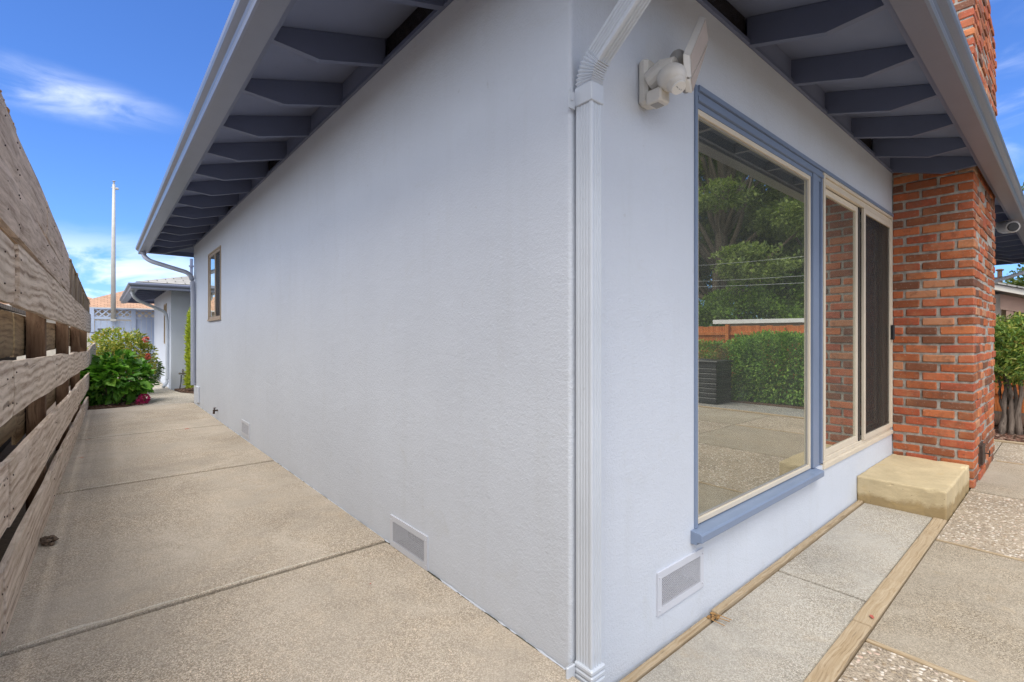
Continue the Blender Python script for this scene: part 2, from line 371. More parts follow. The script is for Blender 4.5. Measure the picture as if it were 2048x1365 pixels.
STUC = m_stucco()
SLATE = m_paint('slate_blue_paint', (.128, .150, .232), .45)
DECK = m_paint('soffit_paint', (.195, .222, .32), .6)
BLUE = m_paint('blue_trim_paint', (.20, .255, .365), .42)
GUT = m_paint('gutter_paint', (.170, .188, .252), .30, spec=.6)
DSP2 = m_paint('far_downspout_paint', (.36, .39, .47), .4)
DSP = m_paint('downspout_paint', (.56, .60, .66), .38)
ALM = m_paint('almond_frame_paint', (.66, .585, .47), .4)
CONC = m_concrete('path_concrete', (.475, .415, .34), .62)
CONC2 = m_concrete('patio_concrete', (.325, .285, .228), .65)
CONCP = m_concrete('pale_patio_concrete', (.405, .38, .335), .6)
PEB = m_pebble('pebble_aggregate', (.33, .275, .21), 50., (.56, .48, .39))
PEBL = m_pebble('path_pebble_aggregate', (.46, .42, .35), 60., (.66, .62, .55))
def m_step():
    m = NT('step_concrete'); v = m.coord((1, 1, 1), kind='Object')
    c = (.53, .43, .265); n = m.noise(v, 2.2, 6, .65, .5)
    col = m.mix(m.rmp(n, .34, .68), tuple(q*.84 for q in c), tuple(min(1, q*1.14) for q in c))
    sp = m.n('ShaderNodeSeparateXYZ'); m.l(v, sp.inputs[0])
    edge = m.math('ADD', sp.outputs[2], m.math('MULTIPLY', m.noise(v, 6, 5, .7, .6), .16))
    face = m.n('ShaderNodeNewGeometry'); fz = m.n('ShaderNodeSeparateXYZ'); m.l(face.outputs['Normal'], fz.inputs[0])
    side = m.rmp(m.math('ABSOLUTE', fz.outputs[2]), .3, .7, 1, 0)
    col = m.mix(m.math('MULTIPLY', m.rmp(edge, .240, .205), m.math('MULTIPLY', side, .8)), col, (.27, .19, .09))   # splashed dirt
    col = m.mix(m.rmp(m.noise(v, 5, 6, .7, 1.), .56, .70, 0, .4), col, (.50, .36, .16))
    col = m.mix(m.rmp(m.noise(v, 9, 6, .75), .60, .72, 0, .35), col, (.30, .25, .18))
    col = m.mix(m.rmp(m.noise(v, 260, 2, .6), .58, .70, 0, .35), col, tuple(q*.6 for q in c))
    col = m.mix(m.rmp(m.vor(v, 26), .09, .06, 0, .7), col, (.15, .12, .08))
    return m.fin(col, .9, m.bump(m.noise(v, 90, 4, .7), .003, .6), .2)
STEPM = m_step()
DIRT = m_plain('dirt', (.09, .065, .045), .95, var=.35, sc=30, bd=.01)
MOSS = m_plain('joint_moss', (.045, .045, .025), .95, var=.4, sc=60, bd=.01)
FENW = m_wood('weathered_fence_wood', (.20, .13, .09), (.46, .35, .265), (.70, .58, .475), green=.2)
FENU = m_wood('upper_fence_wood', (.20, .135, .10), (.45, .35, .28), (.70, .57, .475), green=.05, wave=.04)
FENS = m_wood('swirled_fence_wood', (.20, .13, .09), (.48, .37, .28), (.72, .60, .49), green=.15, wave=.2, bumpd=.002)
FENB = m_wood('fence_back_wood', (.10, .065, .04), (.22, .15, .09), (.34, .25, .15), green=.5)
DARKW = m_plain('dark_backing_brown', (.03, .022, .016), .9, var=.4)
POSTW = m_wood('fence_post_wood', (.05, .028, .018), (.115, .065, .04), (.19, .12, .075), ax=2)
FENV = m_wood('picket_wood', (.09, .065, .05), (.21, .16, .125), (.36, .29, .23), ax=2, green=.5)
STRIPW = m_wood('divider_wood', (.19, .13, .08), (.34, .25, .15), (.44, .35, .24), ax=0, grain=70, bumpd=.001, wave=.03)
STRIPY = m_wood('divider_wood_cross', (.19, .13, .08), (.34, .25, .15), (.44, .35, .24), ax=1, grain=70, bumpd=.001, wave=.03)
REDW = m_wood('redwood_boards', (.22, .055, .018), (.42, .12, .035), (.55, .19, .06), ax=2, grain=18)
BARK = m_wood('bark', (.05, .035, .025), (.12, .09, .065), (.20, .16, .125), ax=2, grain=20, bumpd=.012)
PALEBARK = m_wood('pale_bark', (.10, .075, .055), (.22, .175, .14), (.33, .28, .23), ax=2, grain=30, bumpd=.01)
BLK = m_plain('black_plastic', (.018, .018, .02), .4)
WHITEP = m_plain('white_plastic', (.62, .59, .54), .4, var=.05)
GREYP = m_plain('grey_plastic', (.30, .29, .28), .4, var=.05)
LENS = m_plain('lens_cover', (.55, .47, .42), .25, var=.04)
CURT = m_plain('brown_curtain', (.10, .07, .05), .8, var=.25, sc=3)
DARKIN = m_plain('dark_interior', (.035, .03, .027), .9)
GLASS = m_glass('window_glass', .48)
GLASSD = m_glass('door_glass', .42)
GLASSS = m_glass('screen_door_glass', .03)
SCREEN = m_screen('insect_screen', .42, (.03, .026, .024))
IRON = m_plain('rusty_iron', (.07, .045, .035), .6, metal=.4, var=.4, sc=30)
BRASS = m_plain('aged_brass', (.22, .20, .17), .4, metal=.7)
HOSE = m_plain('dark_hose', (.05, .06, .06), .5)
LFH = m_leaf('hydrangea_leaf', [(0, (.025, .08, .012)), (.35, (.07, .20, .022)), (.7, (.15, .36, .04)), (1, (.30, .48, .07))])
LFN = m_leaf('nandina_leaf', [(0, (.03, .06, .012)), (.3, (.17, .25, .04)), (.6, (.38, .42, .07)), (.84, (.52, .42, .10)), (1, (.62, .24, .08))])
LFA = m_leaf('arborvitae_leaf', [(0, (.12, .18, .02)), (.5, (.40, .48, .05)), (1, (.66, .66, .10))])
LFG = m_leaf('grey_green_leaf', [(0, (.04, .08, .03)), (1, (.20, .28, .12))])
LFHG = m_leaf('hedge_leaf', [(0, (.03, .08, .012)), (.4, (.12, .26, .035)), (.75, (.26, .44, .07)), (1, (.46, .54, .12))])
LFHR = m_leaf('rusty_hedge_leaf', [(0, (.05, .06, .015)), (.5, (.22, .16, .04)), (1, (.4, .24, .07))])
LFC = m_leaf('cypress_leaf', [(0, (.06, .09, .03)), (.45, (.15, .20, .05)), (.8, (.25, .31, .08)), (1, (.34, .38, .12))], sub=.35)
LFB = m_leaf('bright_tree_leaf', [(0, (.05, .10, .012)), (.5, (.14, .25, .03)), (1, (.30, .42, .06))])
LFS = m_leaf('shrub_leaf', [(0, (.03, .06, .015)), (.4, (.12, .22, .04)), (.7, (.32, .38, .07)), (1, (.58, .48, .16))])
PETP = m_plain('magenta_petal', (.52, .03, .15), .6, var=.25, sc=60)
PETR = m_plain('coral_petal', (.65, .16, .10), .6, var=.25, sc=60)

def m_brick():
    m = NT('brick'); a = m.n('ShaderNodeAttribute', attribute_name='rnd'); v = m.coord()
    col = m.ramp(a.outputs['Fac'], [(0, (.13, .055, .035)), (.14, (.20, .07, .032)), (.3, (.31, .085, .03)), (.45, (.42, .11, .035)), (.6, (.34, .075, .035)), (.8, (.46, .12, .05)), (.93, (.50, .17, .06)), (1, (.44, .26, .17))])
    n = m.noise(v, 14, 6, .65, .5); n2 = m.noise(v, 55, 5, .7); n3 = m.noise(v, 5, 4, .6)
    col = m.mix(m.rmp(n, .50, .72, 0, .75), col, (.14, .055, .03))
    col = m.mix(m.rmp(n3, .52, .72, 0, .55), col, (.47, .215, .10)); col = m.mix(m.rmp(m.noise(v, 2.2, 5, .7), .52, .70, 0, .45), col, (.20, .10, .06))
    col = m.mix(m.rmp(n2, .58, .70, 0, .6), col, (.44, .34, .27)); col = m.mix(m.rmp(m.noise(v, 30, 5, .75), .60, .70, 0, .7), col, (.09, .05, .04))
    b = m.bump(n, .008, .6); b = m.bump(n2, .004, .7, b); b = m.bump(m.noise(v, 200, 3, .6), .001, .6, b)
    return m.fin(col, .72, b, .35)
BRICK = m_brick()
MORT = m_plain('mortar', (.33, .305, .27), .95, var=.4, sc=25, bd=.010)

def m_shingle(name, c, sc=1.):
    m = NT(name); v = m.coord((1/sc,)*3); g = m.n('ShaderNodeTexBrick')
    g.inputs['Scale'].default_value = 1; g.inputs['Mortar Size'].default_value = .012; g.inputs['Brick Width'].default_value = .32; g.inputs['Row Height'].default_value = .16
    g.inputs['Color1'].default_value = (*[q*.85 for q in c], 1); g.inputs['Color2'].default_value = (*[min(1, q*1.15) for q in c], 1); g.inputs['Mortar'].default_value = (*[q*.3 for q in c], 1)
    m.l(v, g.inputs[0]); col = m.mix(m.rmp(m.noise(v, 5, 5, .7), .35, .7, 0, .5), g.outputs[0], tuple(q*.7 for q in c))
    return m.fin(col, .9, m.bump(g.outputs['Fac'], .01, -.5), .2)
SHG = m_shingle('grey_shingle', (.36, .35, .33))
SHB = m_shingle('brown_shingle', (.44, .27, .18), .8)

# ------------------------------------------------------------------ foliage helper
def leaves(name, P, size, mat, parent, shape=.45, up=.5, out=None, droop=0., jit=.3, seg=2):
    """one mesh of folded leaves at the points P; out = outward direction per point"""
    N = len(P); P = np.asarray(P, float)
    d = rng.normal(size=(N, 3)); d /= np.linalg.norm(d, axis=1, keepdims=True)
    if out is not None: d = d*.75 + out
    d[:, 2] -= droop; d /= np.linalg.norm(d, axis=1, keepdims=True)
    nrm = rng.normal(size=(N, 3))*(1-up) + np.array([0, 0, up*1.6])
    if out is not None: nrm += out*.5
    s_ = np.cross(d, nrm); s_ /= (np.linalg.norm(s_, axis=1, keepdims=True)+1e-9); n_ = np.cross(s_, d)
    L = (size*(1+jit*rng.normal(size=N)).clip(.4, 1.8))[:, None]; W = L*shape
    b = P; t = P + d*L - n_*L*.12
    l1 = P + d*L*.32 - s_*W*.5 + n_*W*.16; l2 = P + d*L*.68 - s_*W*.42 + n_*W*.10
    r1 = P + d*L*.32 + s_*W*.5 + n_*W*.16; r2 = P + d*L*.68 + s_*W*.42 + n_*W*.10
    V = np.stack([b, r1, r2, t, l2, l1], 1).reshape(-1, 3)
    base = (np.arange(N)*6)[:, None]
    F = np.concatenate([base+np.array([0, 1, 2, 3]), base+np.array([0, 3, 4, 5])], 1).reshape(-1, 4)
    me = bpy.data.meshes.new(name)
    V = V - np.array(wloc(parent) if parent else (0, 0, 0))
    me.vertices.add(len(V)); me.vertices.foreach_set('co', V.astype(np.float32).ravel())
    me.loops.add(F.size); me.loops.foreach_set('vertex_index', F.astype(np.int32).ravel())
    me.polygons.add(len(F)); me.polygons.foreach_set('loop_start', (np.arange(len(F))*4).astype(np.int32))
    me.update(calc_edges=True)
    at = me.attributes.new('rnd', 'FLOAT', 'FACE'); at.data.foreach_set('value', np.repeat(rng.random(N), 2).astype(np.float32))
    me.shade_flat(); me.materials.append(mat)
    o = bpy.data.objects.new(name, me); COL.objects.link(o); o.parent = parent; return o
def blob(c, r, n, clumps=40, shell=.55, lump=.25, flat_bottom=True):
    """points and outward directions in lumpy clumps over an ellipsoid"""
    c = np.array(c, float); r = np.array(r, float)
    q = rng.normal(size=(clumps, 3)); q /= np.linalg.norm(q, axis=1, keepdims=True)
    rad = (shell + (1-shell)*rng.random(clumps)**.6)[:, None]
    cc = q*rad; k = rng.integers(0, clumps, n)
    p = cc[k] + rng.normal(size=(n, 3))*lump*.55
    ln = np.linalg.norm(p, axis=1, keepdims=True); m_ = (ln > 1.12).ravel(); p[m_] *= (1.12/ln[m_])
    o = p/np.maximum(np.linalg.norm(p, axis=1, keepdims=True), 1e-6)
    P = c + p*r
    if flat_bottom: P[:, 2] = np.maximum(P[:, 2], c[2]-r[2]+.02+rng.random(n)*.04)
    return P, o
def cloudbox(lo, hi, n, surf=.5):
    lo = np.array(lo, float); hi = np.array(hi, float); p = rng.random((n, 3))
    k = rng.random(n) < surf; ax = rng.integers(0, 3, n); side = rng.integers(0, 2, n)
    for i in range(3):
        m_ = k & (ax == i); p[m_, i] = side[m_]*1. + rng.normal(size=m_.sum())*.03
    q = lo + p*(hi-lo)
    for i in range(n): 
        h = mnoise.noise(Vector(q[i])*2.3); q[i, 2] += h*.12*p[i, 2]; q[i, 0] += h*.12; q[i, 1] += mnoise.noise(Vector(q[i])*3+Vector((9, 9, 9)))*.08
    o = (p-.5)*2; o /= np.linalg.norm(o, axis=1, keepdims=True)+1e-6
    return q, o

# ================================================================== SETTING
g = MB()
n = 60
g.v = [(-150+300*i/n, -150+350*j/n, -.06) for j in range(n+1) for i in range(n+1)]
g.f = [[j*(n+1)+i, j*(n+1)+i+1, (j+1)*(n+1)+i+1, (j+1)*(n+1)+i] for j in range(n) for i in range(n)]
g.m = [0]*len(g.f); g.r = [0]*len(g.f)
structure(obj('ground', g, DIRT))

# side path, about 15 cm above the patio
m = MB(); ys = [-3.2, 1.425, 3.755, 6.15, 8.95]
zs = [.152, .161, .167, .172]
for i in range(4):
    m.bbox(-1.62, -.004, ys[i]+.009, ys[i+1]-.009, -.05, zs[i], .006)
m.cur = 1; m.box(-1.6, -.01, ys[0]+.1, ys[-1]-.1, -.055, .120)
m.cur = 0
m.cur = 2
for k in (1, 2, 3):    # pale worn and patched slab edges
    sd = k*7.3; z_ = zs[k]+.0012; n_ = 60; x_a, x_b = ((-1.5, -.25), (-1.45, -.8), (-1.4, -.15))[k-1]; vs = []
    for i in range(n_+1):
        x = x_a+(x_b-x_a)*i/n_; wd = (.018+.022*mnoise.noise(Vector((x*5, sd, 0)))+.010*mnoise.noise(Vector((x*23, sd, 4))))*min(1, (n_-i)/12, (i+4)/10)
        vs += [(x, ys[k]+.0125, z_-.002), (x, ys[k]+.013+max(wd, .001)*.7, z_), (x, ys[k]+.013+max(wd, .001), z_-.0015)]
    m.add(vs, [(3*i+j_, 3*i+3+j_, 3*i+4+j_, 3*i+1+j_) for i in range(n_) for j_ in (0, 1)])
structure(obj('path', m, [CONC, MOSS, m_concrete('patched_edge', (.60, .56, .48), .5)]))
m = MB(); pts = [(-1.75, 8.95), (-.0, 8.95), (.0, 9.2), (.30, 9.35), (.75, 9.5), (2.2, 9.7), (2.2, 10.1), (.8, 10.15), (.36, 10.35), (.04, 11.1), (-.05, 11.9), (-.06, 12.1), (-.06, 17.2), (-1.75, 17.2)]
m.prism(pts, 2, -.05, .150)
structure(obj('pebble_path', m, PEBL))
m = MB(); m.prism([(-1.6, 9.3), (-1.3, 9.16), (-.9, 9.2), (-.68, 9.5), (-.62, 10.2), (-.55, 11.4), (-.6, 12.6), (-1.6, 12.6)], 2, .1, .162); stuff(tag(obj('mulch_bed', m, m_plain('mulch', (.10, .055, .035), .95, var=.5, sc=60, bd=.02)), 'dark bark mulch bed under the hydrangea beside the path', 'mulch'))
MUL = bpy.data.materials['mulch']
def chips(name, x0, x1, y0, y1, z, cnt, size, mats, label, inside=None):
    m = MB()
    for i in range(cnt):
        x = random.uniform(x0, x1); y = random.uniform(y0, y1)
        if inside and not inside(x, y): continue
        a = random.uniform(0, 6.3); L = size*random.uniform(.5, 1.4); W = L*random.uniform(.25, .6); t = random.uniform(-.3, .3)
        c, s_ = math.cos(a), math.sin(a); zz = z+random.uniform(0, .012)
        P = [(x+c*u_-s_*v_, y+s_*u_+c*v_, zz+u_*t) for u_, v_ in ((-L/2, -W/2), (L/2, -W/2), (L*.6, 0), (L/2, W/2), (-L/2, W/2))]
        P2 = [(p[0], p[1], p[2]+.006) for p in P]
        m.cur = random.randrange(len(mats)); m.add(P+P2, [(5, 6, 7, 8, 9), (0, 1, 6, 5), (1, 2, 7, 6), (2, 3, 8, 7), (3, 4, 9, 8), (4, 0, 5, 9)])
    o = obj(name, m, mats); stuff(tag(o, label, 'bark chips')); return o
CH1 = m_plain('bark_chip', (.16, .07, .045), .9, var=.4, sc=40); CH2 = m_plain('pale_chip', (.30, .19, .14), .9, var=.3, sc=40)
chips('bark_chips', -1.5, -.62, 9.2, 12.2, .162, 900, .03, [MUL, CH1, CH2], 'fallen petals and bark chips under the hydrangea')
m = MB(); m.prism([(.05, 11.3), (.38, 10.45), (.85, 10.25), (2.6, 10.2), (2.6, 12.02), (.02, 12.02)], 2, .1, .158)
stuff(tag(obj('mulch_bed', m, MUL), 'brown bark mulch bed below the garden tap', 'mulch'))
chips('bark_chips', .06, 1.6, 10.3, 12.0, .158, 600, .035, [MUL, CH1, CH2], 'bark chips scattered below the garden tap', lambda x, y: y > 11.3-1.9*x)

# patio: inner strip and a checkerboard of smooth and pebble slabs
def slab(x0, x1, y0, y1, mat, z=.0):
    m.cur = mat; m.bbox(x0, x1, y0, y1, -.08, z, .005)
m = MB()
slab(.0, 1.668, -.468, -.052, 2); slab(1.682, 3.39, -.468, -.052, 2, .002)
X = [-2.3, -.22, 1.30, 2.905, 4.47, 6.02, 7.36]; Y = [-.553, -2.16, -3.76, -5.4]
for j in range(3):
    for i in range(6):
        x0, x1 = X[i]+.016, X[i+1]-.014
        if i == 0: x0 = .0; continue
        if i == 1: x0 = .004 if j < 2 else -.2
        slab(x0, x1, Y[j+1]+.012, Y[j]-.0, 0 if (i+j) % 2 == 0 else 1, random.uniform(-.002, .003))
slab(6.22, 7.36, -.545, -.02, 1, .001)
m.cur = 3; m.box(.0, 7.4, -5.4, -.012, -.085, -.022)
# z-order above the ground sheet
structure(obj('patio', m, [CONC2, PEB, CONCP, MOSS]))
# swap: pebbles where (i+j) odd
def strip(x0, x1, y0, y1, label, mat, z=.006):
    m = MB(); m.bbox(x0, x1, y0, y1, -.06, z, .004)
    return tag(center(obj('timber_divider', m, mat)), label, 'timber divider', 'timber dividers between the patio slabs')
strip(.5, 1.42, -.548, -.472, 'timber divider lying nearest the camera along the pale slabs', STRIPW)
strip(1.424, 2.02, -.549, -.473, 'middle timber divider between pale slabs and tan slab', STRIPW, .009)
strip(2.024, 3.388, -.549, -.474, 'timber divider running up to the concrete step corner', STRIPW, .007)
strip(.18, .92, -.047, -.013, 'thin wood strip at the wall foot under the patio side vent', STRIPW, .008)
strip(.98, 3.388, -.046, -.012, 'long wood strip at the wall foot under the big window', STRIPW, .016)
strip(1.288, 1.314, -2.15, -.556, 'narrow wood divider between tan slab and near pebble slab', STRIPY, .004)
strip(2.907, 2.921, -2.15, -.556, 'narrow wood divider on the near side of the white pebble slab', STRIPY, .004)
strip(6.03, 6.055, -2.15, -.60, 'narrow wood divider past the brick chimney', STRIPY, .004)
strip(7.36, 7.43, -5.4, .0, 'brown edging board between patio and bark mulch', STRIPY, .02)

# gravel strip and planting bed beyond the patio
m = MB(); m.prism([(7.43, -9), (8.55, -9), (8.55, -1.6), (7.9, -1.55), (7.43, -1.5)], 2, -.05, -.004)
GRV = m_pebble('grey_gravel', (.22, .22, .215), 55., (.42, .42, .41))
stuff(tag(obj('gravel_strip', m, GRV), 'grey gravel strip in front of the hedge, mirrored in the window', 'gravel'))
m = MB(); m.prism([(7.43, -1.5), (7.9, -1.55), (8.55, -1.6), (8.55, -9), (10.4, -9), (10.4, -.02), (7.43, -.02)], 2, -.055, .012)
stuff(tag(obj('mulch_bed', m, MUL), 'reddish bark mulch bed around the multi-stem shrub past the chimney', 'mulch'))
chips('bark_chips', 7.45, 8.9, -1.5, -.03, .012, 2600, .05, [MUL, CH1, CH2], 'reddish bark chips around the multi-stem shrub past the chimney')

# ================================================================== MAIN HOUSE
HX, HY = 12.2, 8.9; WT = 2.9; EZ = 3.055; SL = .29
house = thing('house', 'pale blue stucco house with dark slate eaves and a brick chimney', 'house', (0, 0, 0))
def facade(m, axis, const, inward, u0, u1, z0, z1, holes, depth=.12):
    us = sorted({u0, u1, *[h[0] for h in holes], *[h[1] for h in holes]}); zz = sorted({z0, z1, *[h[2] for h in holes], *[h[3] for h in holes]})
    P = lambda u_, z_, d=0: (const+inward*d, u_, z_) if axis == 0 else (u_, const+inward*d, z_)
    for a, b in zip(us, us[1:]):
        for c, d in zip(zz, zz[1:]):
            if any(h[0] <= a and b <= h[1] and h[2] <= c and d <= h[3] for h in holes): continue
            m.add([P(a, c), P(b, c), P(b, d), P(a, d)], [(0, 1, 2, 3)])
    for h in holes:
        a, b, c, d = h
        m.add([P(a, c), P(b, c), P(b, d), P(a, d), P(a, c, depth), P(b, c, depth), P(b, d, depth), P(a, d, depth)],
              [(0, 1, 5, 4), (1, 2, 6, 5), (2, 3, 7, 6), (3, 0, 4, 7)])
m = MB(); rc = .014
vhL = [(.975, 1.355, .165, .312), (4.77, 5.13, .215, .36)]; vhR = [(.545, .905, .160, .318)]
facade(m, 0, 0, 1, rc, HY, -.08, WT, [(6.43, 7.355, 1.585, 2.55)]+vhL)
facade(m, 1, 0, 1, rc, HX, -.08, WT, [(.862, 2.60, .43, 2.46), (2.60, 4.536, .398, 2.50)]+vhR)
facade(m, 0, HX, -1, 0, HY, -.08, WT, []); facade(m, 1, HY, -1, 0, HX, -.08, WT, [])
a = [(rc-rc*math.cos(t), rc-rc*math.sin(t)) for t in [i*math.pi/2/5 for i in range(6)]]
for p, q in zip(a, a[1:]): m.add([(*p, -.08), (*q, -.08), (*q, WT), (*p, WT)], [(0, 1, 2, 3)])
wall = obj('wall', m, STUC, house, recalc=False)
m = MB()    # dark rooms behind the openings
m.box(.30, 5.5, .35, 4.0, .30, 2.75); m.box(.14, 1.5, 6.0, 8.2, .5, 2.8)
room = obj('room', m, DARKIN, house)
# frieze under the rafters
m = MB(); m.box(-.018, .03, -.018, HY, WT+.001, WT+.022); m.box(.03, HX, -.018, .03, WT+.001, WT+.022)
obj('frieze', m, SLATE, house)

# roof: hip, underside boards and shingles on top
def hip(m, o, x0, x1, y0, y1, z, sl):
    ax0, ax1, ay0, ay1 = x0-o, x1+o, y0-o, y1+o; h = min(ay1-ay0, ax1-ax0)/2; zr = z+sl*h
    if ay1-ay0 < ax1-ax0: r0 = (ax0+h, (ay0+ay1)/2, zr); r1 = (ax1-h, (ay0+ay1)/2, zr)
    else: r0 = ((ax0+ax1)/2, ay0+h, zr); r1 = ((ax0+ax1)/2, ay1-h, zr)
    c = [(ax0, ay0, z), (ax1, ay0, z), (ax1, ay1, z), (ax0, ay1, z), r0, r1]
    f = [(0, 1, 5, 4), (2, 3, 4, 5), (1, 2, 5), (3, 0, 4)] if ay1-ay0 < ax1-ax0 else [(0, 1, 4), (1, 2, 5, 4), (2, 3, 5), (3, 0, 4, 5)]
    m.add(c, f); return c
def roof(parent, x0, x1, y0, y1, ez, o=.60, name='roof', mat=SHG, deck=DECK):
    m = MB(); z = ez-SL*o; hip(m, o, x0, x1, y0, y1, z, SL); obj('soffit', m, deck, parent, recalc=False)
    # shingle courses as real steps
    m = MB(); W = (x1-x0)+2*o+.1; D = (y1-y0)+2*o+.1; step = .145; k = 0; off = o+.05; zt = z+.055-SL*.05
    n_ = int(min(W, D)/2/step)
    for k in range(n_):
        a = off-k*step; b = off-(k+1)*step-.01; za = zt+k*step*SL; zb = za+step*SL
        A = [(x0-a, y0-a), (x1+a, y0-a), (x1+a, y1+a), (x0-a, y1+a)]; B = [(x0-b, y0-b), (x1+b, y0-b), (x1+b, y1+b), (x0-b, y1+b)]
        vs = [(*p, za) for p in A]+[(*p, za+.018) for p in A]+[(*p, zb+.018) for p in B]
        m.add(vs, [(i, (i+1) % 4, 4+(i+1) % 4, 4+i) for i in range(4)]+[(4+i, 4+(i+1) % 4, 8+(i+1) % 4, 8+i) for i in range(4)])
    a = off-n_*step
    m.add([(x0-a, y0-a, zb+.018), (x1+a, y0-a, zb+.018), (x1+a, y1+a, zb+.018), (x0-a, y1+a, zb+.018)], [(0, 1, 2, 3)])
    r_ = obj(name, m, mat, parent, recalc=False)
    # edge boards
    m = MB(); zb = z-.078
    for (p, q) in (((x0-o-.026, y0-o-.026), (x1+o+.026, y0-o)), ((x0-o-.026, y1+o), (x1+o+.026, y1+o+.026)), ((x0-o-.026, y0-o), (x0-o, y1+o)), ((x1+o, y0-o), (x1+o+.026, y1+o))):
        m.box(p[0], q[0], p[1], q[1], zb, z+.035)
    obj('fascia', m, SLATE, parent)
    return r_
roof(house, 0, HX, 0, HY, EZ)
RAF = [(0, EZ-.003), (0, WT+.002), (.37, 2.795), (.598, 2.808), (.598, EZ-.003-SL*.598)]
def rafters(parent, prof, side, const, spots, sign, w_=.038):
    """side 0: rafters stick out along x from the plane x=const; side 1: along y"""
    m = MB(); poly = [(sign*d, z) for d, z in prof]
    m.prism([(p[0]+const, p[1]) for p in poly], 1 if side == 0 else 0, -w_/2, w_/2)
    first = None
    for s_ in spots:
        if first is None:
            first = obj('rafter', m, SLATE, parent); o = first; base = first.location.copy()
        else:
            o = first.copy(); COL.objects.link(o); o.parent = parent
        o.location = base + Vector((0, s_, 0) if side == 0 else (s_, 0, 0))
LS = [1.462+.645*i for i in range(-2, 12)]; LS = [y for y in LS if y > .1]
RS = [1.42+.618*i for i in range(-2, 6)]; RS = [x for x in RS if x > .1]; RS[-1] = 4.50
RS2 = [6.9+.618*i for i in range(0, 9)]
rafters(house, RAF, 0, 0, LS, -1); rafters(house, RAF, 1, 0, RS+RS2, -1)
# hip rafters at the corners
for sx, sy, cx, cy in ((-1, -1, 0, 0), (-1, 1, 0, HY), (1, -1, HX, 0)):
    m = MB(); s2 = math.sqrt(2)
    for d0, d1, za0, za1, zb0, zb1 in ((0, .37, EZ-.01, EZ-.01-SL*.37, WT, 2.795), (.37, .59, EZ-.01-SL*.37, EZ-.01-SL*.59, 2.795, 2.806)):
        nx, ny = -sy*.02, sx*.02
        P = []
        for d, zt_, zb_ in ((d0, za0, zb0), (d1, za1, zb1)):
            for k in (-1, 1):
                P += [(cx+sx*d+nx*k, cy+sy*d+ny*k, zb_), (cx+sx*d+nx*k, cy+sy*d+ny*k, zt_)]
        m.add(P, [(0, 1, 3, 2), (4, 6, 7, 5), (0, 4, 5, 1), (2, 3, 7, 6), (0, 2, 6, 4), (1, 5, 7, 3)])
    obj('hip_rafter', m, SLATE, house)
# blocking boards between rafters, some bays screened for attic air
VENTL = {2, 6, 9, 12}; VENTR = {2, 6}
def blocking(side, spots, vents, u0, u1):
    edge = [u0]+list(spots)+[u1]
    for i, (a, b) in enumerate(zip(edge, edge[1:])):
        a += .0195 if i else 0; b -= .0195 if i < len(edge)-2 else 0
        if b-a > 2 or b-a < .02: continue
        if i in vents:
            m = MB(); m.box(*((.012, .016, a, b) if side == 0 else (a, b, .012, .016)), WT+.023, EZ+.004)
            v_ = obj('eave_vent', m, SCREENV, house)
            m2 = MB(); m2.box(*((.3, .31, a, b) if side == 0 else (a, b, .3, .31)), WT, EZ+.1); obj('vent_back', m2, DARKIN, v_)
        else:
            mb = MB(); mb.box(*((.0, .02, a, b) if side == 0 else (a, b, .0, .02)), WT+.023, EZ+.004); obj('blocking', mb, DECK, house)
SCREENV = m_screen('vent_mesh', .72, (.022, .018, .02))
blocking(0, LS, VENTL, .0, HY); blocking(1, RS, VENTR, .0, 4.546); blocking(1, [6.3]+RS2, set(), 6.28, HX)

# gutter: ogee profile swept round two eaves
GP = [(.629, 2.935), (.629, 2.782), (.728, 2.782), (.738, 2.789), (.742, 2.805), (.740, 2.822), (.746, 2.838), (.759, 2.848), (.771, 2.858), (.777, 2.872), (.778, 2.897), (.768, 2.900), (.762, 2.893), (.750, 2.885)]
def gutter(parent, x0, y0, xe, ye, dz=0, gp=GP, name='gutter'):
    m = MB(); n_ = len(gp); vs = []
    for st in range(3):
        for d, z in gp:
            vs.append([(x0-d, ye, z+dz), (x0-d, y0-d, z+dz), (xe, y0-d, z+dz)][st])
    fs = [(st*n_+i, st*n_+(i+1) % n_, (st+1)*n_+(i+1) % n_, (st+1)*n_+i) for st in range(2) for i in range(n_)]
    fs += [tuple(range(n_)), tuple(range(3*n_-1, 2*n_-1, -1))]
    m.add(vs, fs); return obj(name, m, GUT, parent)
gutter(house, 0, 0, HX+.62, HY+.70)

# ---- picture window
def frm(m, x0, x1, z0, z1, t, y0, y1):
    m.box(x0, x0+t, y0, y1, z0, z1); m.box(x1-t, x1, y0, y1, z0, z1); m.box(x0+t, x1-t, y0, y1, z0, z0+t); m.box(x0+t, x1-t, y0, y1, z1-t, z1); return m
win = obj('window', frm(MB(), .866, 2.372, .445, 2.405, .026, .004, .05), ALM, house, bevel=.002)
m = MB()
m.box(.842, .8655, -.008, .02, .44, 2.50)
for z0, z1, y in ((2.478, 2.502, -.016), (2.455, 2.477, -.004), (2.432, 2.454, -.012), (2.406, 2.431, .002)): m.box(.8658, 4.53 if z0 > 2.47 else 2.58, y, .03, z0, z1)
obj('casing', m, BLUE, win)
def fr(name, x0, x1, z0, z1, t, y0, y1, mat, par):
    m = MB(); m.box(x0, x0+t, y0, y1, z0, z1); m.box(x1-t, x1, y0, y1, z0, z1)
    m.box(x0+t, x1-t, y0, y1, z0, z0+t); m.box(x0+t, x1-t, y0, y1, z1-t, z1); return obj(name, m, mat, par, bevel=.002)
fr('glazing_bead', .8925, 2.3455, .4715, 2.3785, .006, .014, .03, GREYP, win)
obj('glass', MB().box(.8925, 2.3455, .020, .026, .4715, 2.3785), GLASS, win)
